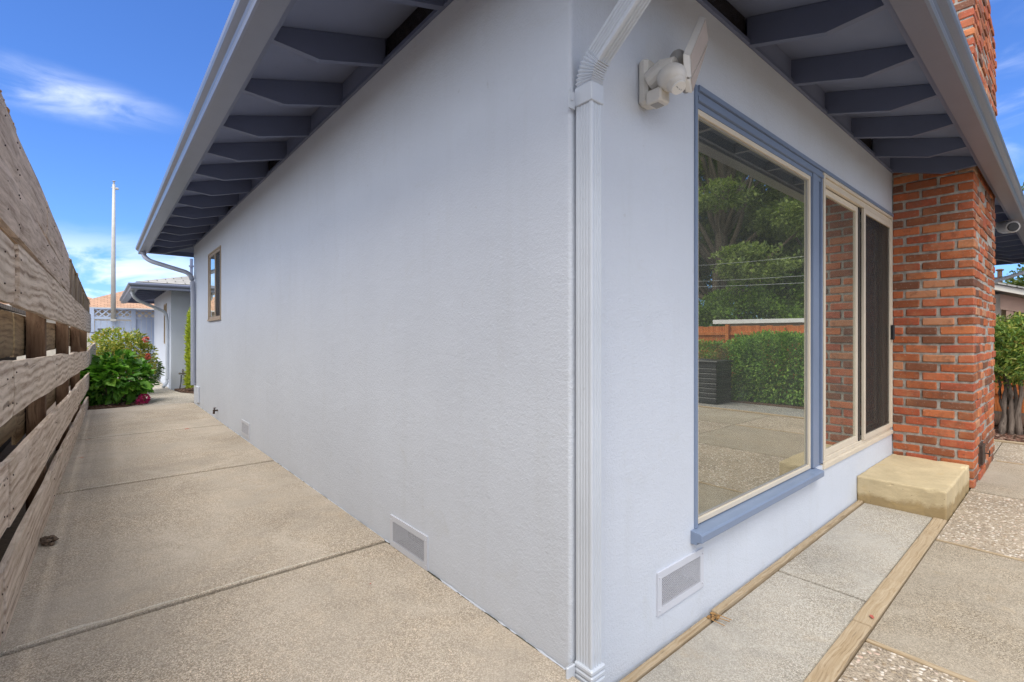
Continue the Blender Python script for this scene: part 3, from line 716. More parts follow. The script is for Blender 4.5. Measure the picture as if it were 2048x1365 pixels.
m = MB(); m.prism([(.06, .444), (-.050, .432), (-.056, .424), (-.056, .392), (-.03, .388), (-.03, .376), (.0, .376), (.06, .41)], 0, .812, 2.44)
obj('sill', m, BLUE, win, bevel=.003)
m = MB(); m.box(2.373, 2.587, .012, .10, .40, 2.475); m.box(2.39, 2.47, -.006, .0115, .446, 2.4315); m.box(2.50, 2.53, .004, .0115, .446, 2.4315); m.box(2.56, 2.583, -.004, .0115, .446, 2.4315)
obj('mullion', m, BLUE, win)

# ---- sliding glass door with an insect screen
door = obj('sliding_door', MB().box(2.588, 4.536, -.012, .06, .400, .432).box(2.588, 4.536, .012, .08, .433, .462).box(2.588, 2.625, -.010, .08, .4625, 2.455)
           .box(4.50, 4.535, -.008, .08, .4625, 2.455).box(2.588, 4.536, -.010, .03, 2.4555, 2.477).box(2.6255, 4.4995, .004, .08, 2.425, 2.455).box(2.6255, 4.4995, -.004, .02, 2.405, 2.4245), ALM, house, bevel=.002)
p = fr('fixed_panel', 2.67, 3.53, .463, 2.404, .045, .024, .05, ALM, door)
obj('glass', MB().box(2.716, 3.484, .036, .042, .509, 2.358), GLASSD, door)
obj('stile', MB().box(2.626, 2.669, .03, .06, .463, 2.404), ALM, door)
m = MB().box(3.48, 3.62, .052, .075, .463, 2.404); obj('shadow_gap', m, BLK, door)
m = MB().box(3.531, 3.568, .018, .05, .463, 2.404); obj('seal', m, BLK, door)
p = fr('screen_panel', 3.60, 4.498, .463, 2.404, .040, -.004, .018, ALM, door)
obj('screen', MB().box(3.641, 4.457, .006, .008, .504, 2.363), SCREEN, door)
obj('glass', MB().box(3.63, 4.47, .060, .066, .49, 2.39), GLASSS, door)
obj('handle', MB().bbox(4.462, 4.492, -.034, -.0045, 1.30, 1.44, .006), BLK, door)
m = MB()
nx = 90; cv = []
for i in range(nx+1):
    x = 3.55+1.0*i/nx; y = .16+.025*math.sin(i*.9)+.012*math.sin(i*2.3)
    cv += [(x, y, .42), (x, y, 2.45)]
m.add(cv, [(2*i, 2*i+2, 2*i+3, 2*i+1) for i in range(nx)])
obj('curtain', m, CURT, door, smooth=True)
obj('lock_rail', MB().box(3.63, 4.47, .085, .11, .49, .60).box(4.05, 4.09, .085, .11, .60, 2.38), m_plain('brown_frame', (.16, .115, .085), .5), door)

# ---- small side window
m = MB()
for y0, y1, z0, z1 in ((6.43, 6.46, 1.585, 2.55), (7.325, 7.355, 1.585, 2.55), (6.46, 7.325, 1.585, 1.62), (6.46, 7.325, 2.515, 2.55), (6.86, 6.91, 1.62, 2.515)):
    m.box(.002, .05, y0, y1, z0, z1)
m.box(-.022, .011, 6.405, 7.38, 1.560, 1.584); m.box(-.012, .011, 6.41, 7.375, 2.551, 2.57); m.box(-.012, .011, 6.408, 6.429, 1.585, 2.5505); m.box(-.012, .011, 7.356, 7.377, 1.585, 2.5505)
TAN = m_paint('tan_window_frame', (.40, .31, .22), .5)
w2 = obj('window', m, TAN, house)
obj('glass', MB().box(.006, .010, 6.911, 7.324, 1.621, 2.514), m_glass('side_window_glass', .55), w2)
obj('glass', MB().box(.05, .055, 6.461, 6.859, 1.621, 2.514), GLASSS, w2)
obj('screen', MB().box(.010, .012, 6.461, 6.859, 1.621, 2.514), SCREEN, w2)

# ragged caulk and dirt line where the side wall meets the path
m = MB()
for mt, sd, h0, o0 in ((0, 3., .010, .006), (1, 9., .004, .008)):
    m.cur = mt; vs = []; n_ = 420
    for i in range(n_+1):
        y = .02+8.8*i/n_; zb = .150+.0025*min(y, 8); q = mnoise.noise(Vector((y*6, sd, 0)))*.6+mnoise.noise(Vector((y*25, sd, 2)))*.5
        h = max(.0008, h0*(.35+q*1.3)); o_ = max(.001, o0*(.5+q))
        vs += [(-.0012, y, zb-.01), (-.0012-o_*.35, y, zb+h), (-.002-o_, y, zb+h*.15), (-.002-o_, y, zb-.01)]
    m.add(vs, [(4*i+k, 4*i+4+k, 4*i+5+k, 4*i+1+k) for i in range(n_) for k in range(3)])
obj('wall_base_joint', m, [STUC, MOSS], house, recalc=False)
# ---- crawl space vents
VM = m_paint('vent_paint', (.56, .58, .64), .4)
VMM = m_paint('vent_wire_paint', (.50, .51, .56), .4)
def lattice(m, u0, u1, z0, z1, P, n_=22, t=.0011):
    """expanded metal: crossed diagonal wires"""
    W = u1-u0; Hh = z1-z0; st = (W+Hh)/(n_*2.1)
    k = -Hh
    while k < W:
        for sgn in (1, -1):
            a0 = k; seg = []
            ua, za = (a0, 0); ub, zb = (a0+Hh, Hh)
            if ua < 0: za = -ua; ua = 0
            if ub > W: zb = Hh-(ub-W); ub = W
            if ub-ua < .003: continue
            if sgn < 0: ua, ub = W-ua, W-ub
            p, q = P(u0+ua, z0+za), P(u0+ub, z0+zb)
            m.tube([p, q], t, 4, cap=False)
        k += st
def vent(side, u0, u1, z0, z1, ns=20):
    P = (lambda u_, z_, d=-.006: (d, u_, z_)) if side == 0 else (lambda u_, z_, d=-.006: (u_, d, z_))
    t = .018; m = MB()
    def bx(a, b, c, d, e0, e1): m.box(*((e0, e1, a, b) if side == 0 else (a, b, e0, e1)), c, d)
    bx(u0-.012, u0+t, z0-.012, z1+.012, -.008, .002); bx(u1-t, u1+.012, z0-.012, z1+.012, -.008, .002); bx(u0+t, u1-t, z0-.012, z0+t, -.008, .002); bx(u0+t, u1-t, z1-t, z1+.012, -.008, .002)
    for (a, c) in ((u0, z0+.01), (u1, z0+.01), (u0, z1-.01), (u1, z1-.01)): m.sphere(P(a, c, -.009), .004, 8, 4)
    v = obj('crawl_space_vent', m, VM, house)
    m = MB(); lattice(m, u0+t, u1-t, z0+t, z1-t, P, ns); obj('vent_mesh', m, VMM, v)
    m = MB(); b = (.1, .104, u0, u1) if side == 0 else (u0, u1, .1, .104); m.box(*b, z0, z1)
    b = (.01, .1, u0, u1) if side == 0 else (u0, u1, .01, .1); m.box(*b, z0-.001, z0+.004)
    obj('vent_back', m, m_bk, v)
m_bk = m_plain('vent_inner_shade', (.055, .05, .055), .9, var=.6)  # near-black back plate paints the shade inside the crawl space vents
vent(0, .975, 1.355, .165, .312); vent(0, 4.77, 5.13, .215, .36, 16); vent(1, .545, .905, .160, .318)
m = MB(); m.bbox(-.03, -.001, 8.26, 8.5, .24, .50, .006); tag(center(obj('utility_box', m, STUC)), 'small pale blue box on the side wall beside the far downspout foot', 'utility box')
m = MB(); m.tube([(-.001, 6.64, .30), (-.06, 6.64, .30)], .012, 8); m.tube([(-.045, 6.64, .315), (-.05, 6.64, .255)], .014, 8); m.sphere((-.04, 6.64, .335), (.022, .022, .008), 8, 5); m.tube([(-.04, 6.64, .30), (-.04, 6.64, .335)], .005, 6)
tag(center(obj('garden_tap', m, IRON)), 'small dark tap low on the side wall beyond the crawl vents', 'garden tap')

# ---- chimney of individual bricks
YC, XC = -.575, 4.546
def xr(z):
    pts = [(0, 6.18), (2.9, 6.30), (3.7, 6.42), (4.1, 6.42), (4.45, 6.25), (4.75, 5.85), (5.05, 5.35)]
    for (a, b), (c, d) in zip(pts, pts[1:]):
        if a <= z <= c: return b+(d-b)*(z-a)/(c-a)
    return pts[-1][1]
m = MB(); zz = [0, 2.9, 3.7, 4.1, 4.45, 4.75, 5.0]
for a, b in zip(zz, zz[1:]):
    bk = -.003 if b <= 2.95 else .295
    P = [(XC+.009, a), (xr(a)-.010, a), (xr(b)-.010, b), (XC+.009, b)]
    m.prism(P, 1, YC+.009, bk)
ch = obj('chimney', m, MORT, house)
m = MB(); ST = .0845; J = .019
zt = 5.05; row = 0; z = .002
while z < zt-.08:
    z1 = z+ST-J; xe = xr(z); back = -.004 if z < 2.95 else .30
    # face along y (left side)
    y = YC; first = True; L = .228 if row % 2 == 0 else .108
    while y < back-.03:
        y1 = min(y+L, back); e = random.uniform(-.008, .005) if not first else random.uniform(-.001, .002)
        dz = random.uniform(-.004, .004)
        m.rnd = random.random()
        wx = (.108 if row % 2 == 0 else .228) if first else .1
        y0 = y+random.uniform(-.003, .003) if not first else y+random.uniform(-.002, .002)
        m.bbox(XC+e, XC+wx, y0, y1-.002+random.uniform(-.003, .003), z+dz*.5, z1+dz*.5+random.uniform(-.004, .003), .006)
        y = y1+J; L = .225; first = False
    # front face
    x = XC+(.108 if row % 2 == 0 else .228)+J
    while x < xe-.05:
        x1 = min(x+.225, xe+random.uniform(-.02, .02)); m.rnd = random.random(); e = random.uniform(-.010, .006); dz = random.uniform(-.005, .005)
        m.bbox(x+random.uniform(-.004, .004), x1-.001, YC-e, YC+.1, z+dz, z1+dz+random.uniform(-.004, .004), .006)
        x = x1+J
    # right face
    y = YC+.12
    while y < back-.05:
        y1 = min(y+.225, back); m.rnd = random.random(); m.bbox(xe-.1, xe+random.uniform(-.006, .006), y, y1, z, z1, .006); y = y1+J
    z += ST; row += 1
m.v = [(x+.0038*mnoise.noise(Vector((x*31, y*31, z*31))), y+.0038*mnoise.noise(Vector((x*29+7, y*33, z*27))), z+.0045*mnoise.noise(Vector((x*17, y*17+3, z*40)))+.006*mnoise.noise(Vector((x*3, y*3, z*2.5)))) for x, y, z in m.v]
br = obj('brick', m, BRICK, ch)
m = MB(); m.box(4.90, 5.14, YC-.004, YC+.01, .13, .335); m.box(4.925, 5.115, YC-.020, YC-.0045, .145, .32)
m.tube([(5.09, YC-.02, .23), (5.09, YC-.05, .23)], .007, 8); m.tube([(5.09, YC-.05, .262), (5.09, YC-.05, .20)], .006, 8); obj('cleanout_door', m, IRON, ch, bevel=.002)

# ---- concrete step
m = MB(); nx_, ny_ = 24, 14; x0, x1, y0, y1, zt = 3.392, 4.544, -.546, -.002, .206

def step_mesh():
    import bmesh
    me = bpy.data.meshes.new('step'); bm = bmesh.new(); bmesh.ops.create_cube(bm, size=1)
    for v in bm.verts: v.co = ((x0+x1)/2+v.co.x*(x1-x0), (y0+y1)/2+v.co.y*(y1-y0), (zt-.06)/2+v.co.z*(zt+.06))
    bmesh.ops.bevel(bm, geom=bm.edges[:], offset=.011, segments=2, affect='EDGES', profile=.5)
    bmesh.ops.triangulate(bm, faces=bm.faces[:])
    for _ in range(6):
        es = [e for e in bm.edges if e.calc_length() > .022]
        if es: bmesh.ops.subdivide_edges(bm, edges=es, cuts=1, use_grid_fill=False); bmesh.ops.triangulate(bm, faces=bm.faces[:])
    for v in bm.verts:
        c = v.co; ed = (min(abs(c.y-y0), abs(c.x-x0), abs(c.x-x1)) < .03) and (c.z > zt-.03)
        n_ = mnoise.noise(c*3)*.004+mnoise.noise(c*14)*.0022+mnoise.noise(c*45)*.0012
        k = max(0, mnoise.noise(c*11)-.22)*.035 if ed else 0
        low = max(0, mnoise.noise(Vector((c.x*6, c.y*6, 3)))-.1)*.03 if c.z < .05 and c.y < y0+.03 else 0
        v.co += v.normal*(n_-k-low)
    bm.to_mesh(me); bm.free(); me.shade_flat(); me.materials.append(STEPM)
    o = bpy.data.objects.new('step', me); COL.objects.link(o); return o
st = tag(center(step_mesh()), 'stained yellowish concrete step below the sliding door', 'step')

# ================================================================== DOWNSPOUTS
def corrugated(m, path, x0, x1, y0, y1, z0, z1):
    """vertical rectangular pipe whose outward faces carry pressed ribs"""
    P = []; 
    def rib(a, b, n_, depth, fn, flat=.22):
        L = b-a; out = []
        for i in range(n_):
            c = a+L*(flat+(1-2*flat)*(i+.5)/n_); h = L*(1-2*flat)/n_*.5
            out += [(c-h, 0), (c-h*.55, depth), (c+h*.55, depth)]
        out.append((a+L*(1-flat), 0)); return [fn(u_, d) for u_, d in out]
    P += [(x0, y1), (x0, y0+.004), (x0+.004, y0)] if 0 else []
    P = [(x0+.0, y1)] + rib(y1, y0, 4, .0035, lambda u_, d: (x0+d, u_), .14) + [(x0, y0+.005), (x0+.0015, y0+.0015), (x0+.005, y0)] \
        + rib(x0, x1, 3, .0045, lambda u_, d: (u_, y0+d), .16) + [(x1-.005, y0), (x1, y0+.005), (x1, y1)]
    m.prism(P, 2, z0, z1); return P
ds = thing('downspout', 'pale blue ribbed downspout at the near house corner', 'downspout', (.04, -.045, .05)); ds['group'] = 'painted downspouts'
m = MB(); xa, xb, ya, yb = .014, .072, -.084, -.014
corrugated(m, None, xa, xb, ya, yb, .085, 2.19); pipe = obj('pipe', m, DSP, ds)
# crimped elbow then sloping pipe up to the gutter
cx, cy = (xa+xb)/2, (ya+yb)/2
pts = []; rad = []
def ribbed(m, pts, w_, h_, crimp=.004, n_=1, ref=(1, 0, 0)):
    vs = []; fs = []; k = len(pts)
    for i, p in enumerate(pts):
        p = Vector(p); d = (Vector(pts[min(i+1, k-1)])-Vector(pts[max(i-1, 0)])).normalized()
        a = Vector(ref); a = (a-d*a.dot(d)).normalized(); c = d.cross(a)
        q = crimp*(i % 2)
        for (u_, v_) in ((-1, -1), (1, -1), (1, 1), (-1, 1)): vs.append(p+a*u_*(w_/2-q)+c*v_*(h_/2-q))
    for i in range(k-1):
        for j in range(4): jj = (j+1) % 4; fs.append((i*4+j, i*4+jj, (i+1)*4+jj, (i+1)*4+j))
    fs += [(3, 2, 1, 0), (4*k-4, 4*k-3, 4*k-2, 4*k-1)]; m.add(vs, fs)
W_, D_ = xb-xa, yb-ya
m = MB(); el = []
ang = R(52); rr = .11
for i in range(19):
    t = ang*i/18; el.append((cx, cy-rr*(1-math.cos(t)), 2.20+rr*math.sin(t)))
ribbed(m, el, W_+.006, D_+.006, .005)
obj('elbow', m, DSP, ds)
e = Vector(el[-1]); dirn = Vector((0, -math.sin(ang), math.cos(ang)))
m = MB()
# sloping ribbed pipe: prism in local frame
L = .62
prof = corrugated(MB(), None, -W_/2, W_/2, -D_/2, D_/2, 0, 1)
vs = []; c_ = dirn.cross(Vector((1, 0, 0)))   # local 'y'
c_ = -c_ if c_.z < 0 else c_
for t in (-.01, L):
    for (u_, v_) in prof: vs.append(e+Vector((1, 0, 0))*u_+c_*v_*1+dirn*t)
n_ = len(prof); m.add(vs, [tuple(range(n_)), tuple(range(2*n_-1, n_-1, -1))]+[(i, i+n_, (i+1) % n_+n_, (i+1) % n_) for i in range(n_)])
obj('pipe', m, DSP, ds)
m = MB()  # collar and slip joint
m.bbox(xa-.004, xb+.004, ya-.004, yb+.004, 2.135, 2.20, .003)
m.box(xa-.034, xa-.004, yb+.001, yb+.007, 2.125, 2.185); m.sphere((xa-.022, yb, 2.155), .006, 8, 4)
obj('bracket', m, DSP, ds)
m = MB()
for k in range(3): m.bbox(xa-.008, xb+.008, ya-.008, yb+.003, .135+.021*k, .152+.021*k, .004)
m.bbox(xa-.004, xb+.004, ya-.004, yb, .137, .193, .002)
m.bbox(xa-.05, xa-.008, yb-.006, yb+.006, .140, .190, .004)
obj('bracket', m, DSP, ds)
m = MB(); el = []
for i in range(15):
    t = R(60)*i/14; el.append((cx+.006, cy-.10*(1-math.cos(t)), .09-.10*math.sin(t)))
ribbed(m, el, W_+.008, D_+.008, .006); obj('elbow', m, DSP, ds)

def round_spout(name, label, pts, r, foot=None, mat=DSP):
    o = thing(name, label, 'downspout', pts[-1], 'painted downspouts')
    def sm(P):
        P = [Vector(p) for p in P]
        for _ in range(3):
            Q = [P[0]]
            for a, b in zip(P, P[1:]): Q += [a*.75+b*.25, a*.25+b*.75]
            Q.append(P[-1]); P = Q
        return P
    obj('pipe', MB().tube(sm(pts), r, 12), mat, o, smooth=True)
    if foot: obj('shoe', MB().tube(sm(foot), r*1.05, 12), mat, o, smooth=True)
    return o
def dense(p, q, n_=4): p, q = Vector(p), Vector(q); return [tuple(p.lerp(q, i/n_)) for i in range(n_+1)]
round_spout('downspout', 'grey blue downspout at the far end of the side wall', [(-.68, 9.3, 2.80), (-.68, 9.3, 2.72)]+dense((-.60, 9.2, 2.63), (-.10, 8.72, 2.42), 5)+dense((-.042, 8.66, 2.30), (-.042, 8.66, .50), 3), .036, mat=DSP2)
# wing of the house further along
wing = thing('house', 'low pale blue wing with grey shingle hip roof beyond the side path', 'house', (0, 12.02, 0))
WX, WY, WX1, WY1, WZ = -.04, 12.02, 6.0, 16.4, 2.42
m = MB()
facade(m, 0, WX, 1, WY, WY1, -.05, WZ, [(12.9, 13.5, 1.15, 2.12)]); facade(m, 1, WY, 1, WX, WX1, -.05, WZ, [])
facade(m, 0, WX1, -1, WY, WY1, -.05, WZ, []); facade(m, 1, WY1, -1, WX, WX1, -.05, WZ, [])
obj('wall', m, STUC, wing, recalc=False)
m = MB(); ez = WZ+.155
hz = ez-EZ
roof(wing, WX, WX1, WY, WY1, ez)
rafters(wing, [(d, z+hz) for d, z in RAF], 0, WX, [12.3+.6*i for i in range(7)], -1)
rafters(wing, [(d, z+hz) for d, z in RAF], 1, WY, [.3+.6*i for i in range(9)], -1)
m = MB(); m.box(WX, WX+.02, WY, WY1, WZ, ez+.004); m.box(WX, WX1, WY, WY+.02, WZ, ez+.004); obj('blocking', m, DECK, wing)
gutter(wing, WX, WY, WX1+.6, WY1+.66, hz)
m = MB(); m.box(WX-.012, WX+.06, 12.9, 12.93, 1.15, 2.12); m.box(WX-.012, WX+.06, 13.47, 13.5, 1.15, 2.12); m.box(WX-.012, WX+.06, 12.93, 13.47, 2.09, 2.12); m.box(WX-.012, WX+.06, 12.93, 13.47, 1.15, 1.18)
w3 = obj('window', m, TAN, wing); obj('glass', MB().box(WX+.03, WX+.035, 12.93, 13.47, 1.18, 2.09), GLASSD, w3)
m = MB(); m.tube([(.62, 14.3, 2.8), (.62, 14.3, 3.42)], .035, 10); m.tube([(.62, 14.3, 3.2), (.62, 14.3, 3.24)], .06, 10); obj('vent_pipe', m, SLATE, wing)
m = MB(); m.bbox(WX-.11, WX-.001, 14.5, 14.9, .20, .66, .006); m.bbox(WX-.12, WX-.001, 14.47, 14.93, .66, .675, .003)
tag(center(obj('utility_box', m, m_paint('box_grey', (.30, .31, .35), .5))), 'grey utility box low on the wing wall past the downspout', 'utility box')
round_spout('downspout', 'pale downspout with a kicked out foot on the low wing', [(-.72, 12.0, 2.33), (-.72, 12.0, 2.22)]+dense((-.64, 12.05, 2.12), (-.14, 12.33, 1.90), 5)+dense((-.082, 12.38, 1.80), (-.082, 12.38, .40), 3), .034,
            [(-.082, 12.38, .40), (-.09, 12.36, .27), (-.16, 12.25, .19)])

# garden tap with two hoses on the wing wall
t = thing('garden_tap', 'brass garden tap with splitter and two hoses on the wing wall', 'garden tap', (.16, 11.98, .16))
tx, ty = .17, 12.015
obj('pipe', MB().tube([(tx, ty, .50), (tx, ty-.09, .50)], .013, 8), BRASS, t)
obj('valve', MB().tube([(tx-.07, ty-.09, .50), (tx+.10, ty-.09, .50)], .016, 8).tube([(tx, ty-.09, .47), (tx, ty-.09, .60)], .014, 8).sphere((tx, ty-.09, .56), (.026, .026, .018), 8, 6).sphere((tx-.06, ty-.09, .50), .023, 8, 6).sphere((tx+.08, ty-.09, .51), .025, 8, 6), BRASS, t)
obj('hose', MB().tube([(tx-.03, ty-.09, .47), (tx-.035, ty-.09, .33), (tx-.05, ty-.10, .22), (tx-.06, ty-.12, .165)], .012, 8), HOSE, t, smooth=True)
obj('hose', MB().tube([(tx+.10, ty-.09, .50), (tx+.17, ty-.09, .47), (tx+.22, ty-.10, .40), (tx+.245, ty-.11, .28), (tx+.25, ty-.12, .165)], .014, 8), HOSE, t, smooth=True)

# ================================================================== BOARD FENCE ALONG THE PATH
fence = thing('board_fence', 'weathered horizontal board fence leaning beside the concrete path', 'fence', (-1.6, 4, 0))
FX = lambda y: -1.563+.0181*y
def board(y0, y1, z0a, z1a, z0b, z1b, mat=FENW, off=0., th=.030, wav=.006, name='board', bend=0, seed=None):
    """slightly wavy board; a = near end heights, b = far end"""
    m = MB(); n_ = max(6, int((y1-y0)*14)); sd = random.uniform(0, 99); vs = []; K = 4
    for i in range(n_+1):
        t = i/n_; y = y0+(y1-y0)*t; zb = z0a+(z0b-z0a)*t; zt_ = z1a+(z1b-z1a)*t
        wb = mnoise.noise(Vector((sd, y*1.1, 0)))*wav*1.6+mnoise.noise(Vector((sd, y*6, 3)))*wav*.15; wt_ = mnoise.noise(Vector((sd, y*1.1, 7)))*wav*1.4+mnoise.noise(Vector((sd, y*6, 5)))*wav*.2
        x = FX(y)+off+mnoise.noise(Vector((sd, y*1.3, 11)))*.006 + bend*t*t
        b = .004
        for k in range(K+1):
            zz_ = zb+wb+(zt_+wt_-zb-wb)*k/K; dx = -b if k in (0, K) else mnoise.noise(Vector((sd+k*.7, y*3, k)))*.0025
            vs.append((x+dx, y, zz_))
        for k in range(K, -1, -1):
            zz_ = zb+wb+(zt_+wt_-zb-wb)*k/K; vs.append((x-th, y, zz_))
    r_ = 2*(K+1); fs = []
    for i in range(n_):
        for j in range(r_): jj = (j+1) % r_; fs.append((i*r_+j, i*r_+jj, (i+1)*r_+jj, (i+1)*r_+j))
    fs += [tuple(range(r_)), tuple(n_*r_+j for j in range(r_-1, -1, -1))]
    m.add(vs, fs)
    if name == 'board' and off > -.05:
        m.cur = 1
        for py in (.0, 1.50, 3.50, 5.65, 7.75):
            for e_ in ((py, ) if y0+.06 < py < y1-.06 else ()):
                for fz in (.25, .72):
                    t = (e_-y0)/(y1-y0); zz_ = (z0a+(z0b-z0a)*t)*(1-fz)+(z1a+(z1b-z1a)*t)*fz; m.sphere((FX(e_)+off+.002, e_+random.uniform(-.015, .015), zz_), (.0025, .0042, .0042), 7, 5)
        for e_ in (y0+.035, y1-.035):
            for fz in (.22, .75):
                t = (e_-y0)/(y1-y0); zz_ = (z0a+(z0b-z0a)*t)*(1-fz)+(z1a+(z1b-z1a)*t)*fz; m.sphere((FX(e_)+off+.002, e_, zz_+random.uniform(-.01, .01)), (.0025, .0042, .0042), 7, 5)
        return obj(name, m, [mat, IRON], fence)
    return obj(name, m, mat, fence)
def zl(z0, z1, y, ya=1.43, yb=9.7): return z0+(z1-z0)*(y-ya)/(yb-ya)
def row(seams, b0, b1, t0, t1, off=0, mat=FENW, **k):
    for i, (a, c) in enumerate(zip(seams, seams[1:])):
        j1, j2 = random.uniform(-.006, .006), random.uniform(-.006, .006)
        board(a+.004, c-.004, zl(b0, b1, a)+j1, zl(t0, t1, a)+j1, zl(b0, b1, c)+j2, zl(t0, t1, c)+j2, mat, off+random.uniform(-.004, .006), **k)
row([-2.6, 0.0, 1.85, 3.03, 4.16, 5.05], 2.0, 1.77, 2.245, 1.93, .0, FENU)
row([-2.6, -.3, 1.83, 3.02, 4.15, 5.03], 1.765, 1.72, 1.993, 1.76, .004, FENU)
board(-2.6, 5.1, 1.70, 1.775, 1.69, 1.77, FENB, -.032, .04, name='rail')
row([-2.6, -.4, 1.785, 10.0], 1.462, 1.40, 1.722, 1.72, .006, FENS, wav=.009)
row([-2.6, -.7, 1.66, 9.3], 1.012, .85, 1.232, 1.09, .008, FENS, wav=.012)
board(9.2, 10.3, .88, 1.11, .86, 1.22, off=.02, bend=.05)
row([-2.6, 1.60, 6.3, 9.8], .575, .47, .832, .715, .004)
row([-2.6, 1.52, 6.9, 9.7], .158, .158, .428, .335, .0)
# upper part of the far end: narrow upright pickets
y = 5.08; 
while y < 9.9:
    wd = random.uniform(.10, .17); m = MB(); zt_ = 2.06-.03*(y-5)+random.uniform(-.035, .035); lean = random.uniform(-.015, .015)
    x = FX(y)-.005+random.uniform(-.012, .012)
    P = [(y, 1.70), (y+wd-.008, 1.70), (y+wd-.008+lean, zt_-random.uniform(0, .02)), (y+lean, zt_)]
    m.prism(P, 0, x-.018, x); obj('picket', m, FENV, fence)
    y += wd
m = MB()   # mossy cap on the pickets
m.tube([(FX(5.1)-.01, 5.1, 2.07), (FX(7)-.01, 7, 2.0), (FX(9.9)-.01, 9.9, 1.90)], .014, 6); obj('cap', m, FENB, fence)
for y in (-2.3, -.5, 1.46, 3.45, 5.6, 7.7, 9.9):
    m = MB(); m.bbox(FX(y)-.135, FX(y)-.040, y, y+.10, -.05, 2.12-.03*max(y, 0), .004); obj('post', m, POSTW, fence)
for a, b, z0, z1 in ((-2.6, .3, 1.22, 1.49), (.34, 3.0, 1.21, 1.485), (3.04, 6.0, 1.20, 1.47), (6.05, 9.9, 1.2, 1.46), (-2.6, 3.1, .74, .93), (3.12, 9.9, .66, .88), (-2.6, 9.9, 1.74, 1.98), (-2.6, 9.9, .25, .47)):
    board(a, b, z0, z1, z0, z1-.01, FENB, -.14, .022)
m = MB()
m.sphere((FX(.8)-.02, .8, 2.26), (.03, .5, .015), 14, 6)
for i in range(40):
    y = random.uniform(.3, 1.9); m.sphere((FX(y)-.012+random.uniform(-.012, .006), y, 2.245-.03*(y-1.4)*1.0+random.uniform(-.004, .006)), (random.uniform(.006, .014), random.uniform(.015, .05), random.uniform(.005, .012)), 7, 5)
obj('lichen', m, m_plain('orange_lichen', (.42, .20, .04), .95, var=.5, sc=60, bd=.006), fence)
# made-up hut, added as a dark backing behind the fence gaps
s1 = thing('dark_backing', 'dark brown hut added as backing behind the fence gaps', 'dark_backing', (-3.2, 4, 0))
m = MB(); m.box(-4.3, -2.15, -3, 8.6, -.05, 1.62); obj('wall', m, DARKW, s1)
m = MB(); m.prism([(-4.5, 1.60), (-3.2, 2.0), (-1.95, 1.60), (-1.95, 1.64), (-3.2, 2.05), (-4.5, 1.64)], 1, -3.2, 8.8); obj('roof', m, SHG, s1)

# ================================================================== END OF THE PATH: GATE, POLE, HOUSE
GB = m_paint('gate_paint', (.40, .475, .62), .55)
def lat(m, x0, x1, z0, z1, y, pitch=.16, wd=.03):
    W = x1-x0; Hh = z1-z0
    for sgn in (1, -1):
        k = -Hh
        while k < W:
            ua, za = k, 0; ub, zb = k+Hh, Hh
            if ua < 0: za = -ua; ua = 0
            if ub > W: zb = Hh-(ub-W); ub = W
            if ub-ua > .01:
                a, b = (ua, ub) if sgn > 0 else (W-ua, W-ub)
                yy = y-.006*sgn
                d = wd*.7; m.prism([(x0+a-d, z0+za), (x0+a+d, z0+za), (x0+b+d, z0+zb), (x0+b-d, z0+zb)] if True else [], 1, yy-.004, yy+.004)
            k += pitch
GY = 17.0
gate = thing('gate', 'pale blue board gate with white lattice strip above it', 'gate', (-.95, GY, 0))
m = MB()
for i in range(6): x = -1.36+i*.135; m.bbox(x, x+.129, GY, GY+.02, .2, 1.79, .003)
obj('board_panel', m, GB, gate)
m = MB(); m.box(-1.47, -1.375, GY-.03, GY+.06, .0, 2.15); m.box(-.545, -.44, GY-.03, GY+.06, 0, 2.15); m.box(-1.374, -.546, GY-.02, GY+.05, 2.115, 2.15); m.box(-1.374, -.546, GY-.02, GY+.05, 1.83, 1.90); obj('frame', m, GB, gate)
m = MB(); lat(m, -1.374, -.546, 1.902, 2.113, GY+.01); obj('lattice', m, GB, gate)
m = MB(); m.box(-1.30, -1.02, GY-.012, GY-.001, 1.53, 1.56); m.box(-1.44, -1.34, GY-.045, GY-.031, 1.44, 1.455); obj('hinge', m, IRON, gate)
fp = thing('fence', 'pale blue board fence panel with lattice between gate and wing', 'fence', (-.2, GY, 0))
m = MB()
for i in range(4): x = -.435+i*.125; m.bbox(x, x+.12, GY+.01, GY+.03, .1, 1.85, .003)
obj('board_panel', m, GB, fp)
m = MB(); m.box(-.439, .06, GY-.02, GY+.04, 2.105, 2.14); m.box(-.439, .06, GY-.02, GY+.04, 1.855, 1.90); m.box(.0, .06, GY-.03, GY+.05, 0, 1.854); obj('frame', m, GB, fp)
m = MB(); lat(m, -.439, .06, 1.902, 2.103, GY+.02); obj('lattice', m, GB, fp)
pole = thing('pole', 'tall slim white pole rising above the blue gate', 'pole', (-.97, GY-.1, .16))
px_ = -.955
WPOLE = m_plain('pole_paint', (.44, .43, .40), .5, var=.08)
obj('mast', MB().tube([(px_, GY-.1, 1.80), (px_, GY-.1, 3.6), (px_+.012, GY-.1, 5.72)], [.058, .052, .034], 12), WPOLE, pole, smooth=True)
obj('bracket', MB().bbox(px_-.07, px_+.07, GY-.17, GY-.031, 1.77, 1.83, .005), WPOLE, pole)
obj('finial', MB().tube([(px_+.012, GY-.1, 5.72), (px_+.012, GY-.1, 5.80)], .02, 8).sphere((px_+.012, GY-.1, 5.81), (.045, .045, .014), 10, 6).bbox(px_+.04, px_+.12, GY-.13, GY-.07, 5.58, 5.64, .01).tube([(px_-.05, GY-.1, 5.62), (px_+.05, GY-.1, 5.62)], .012, 6), WPOLE, pole)
nb = thing('house', 'neighbouring house with brown hip roof behind the blue gate', 'house', (-3, 33, 0))
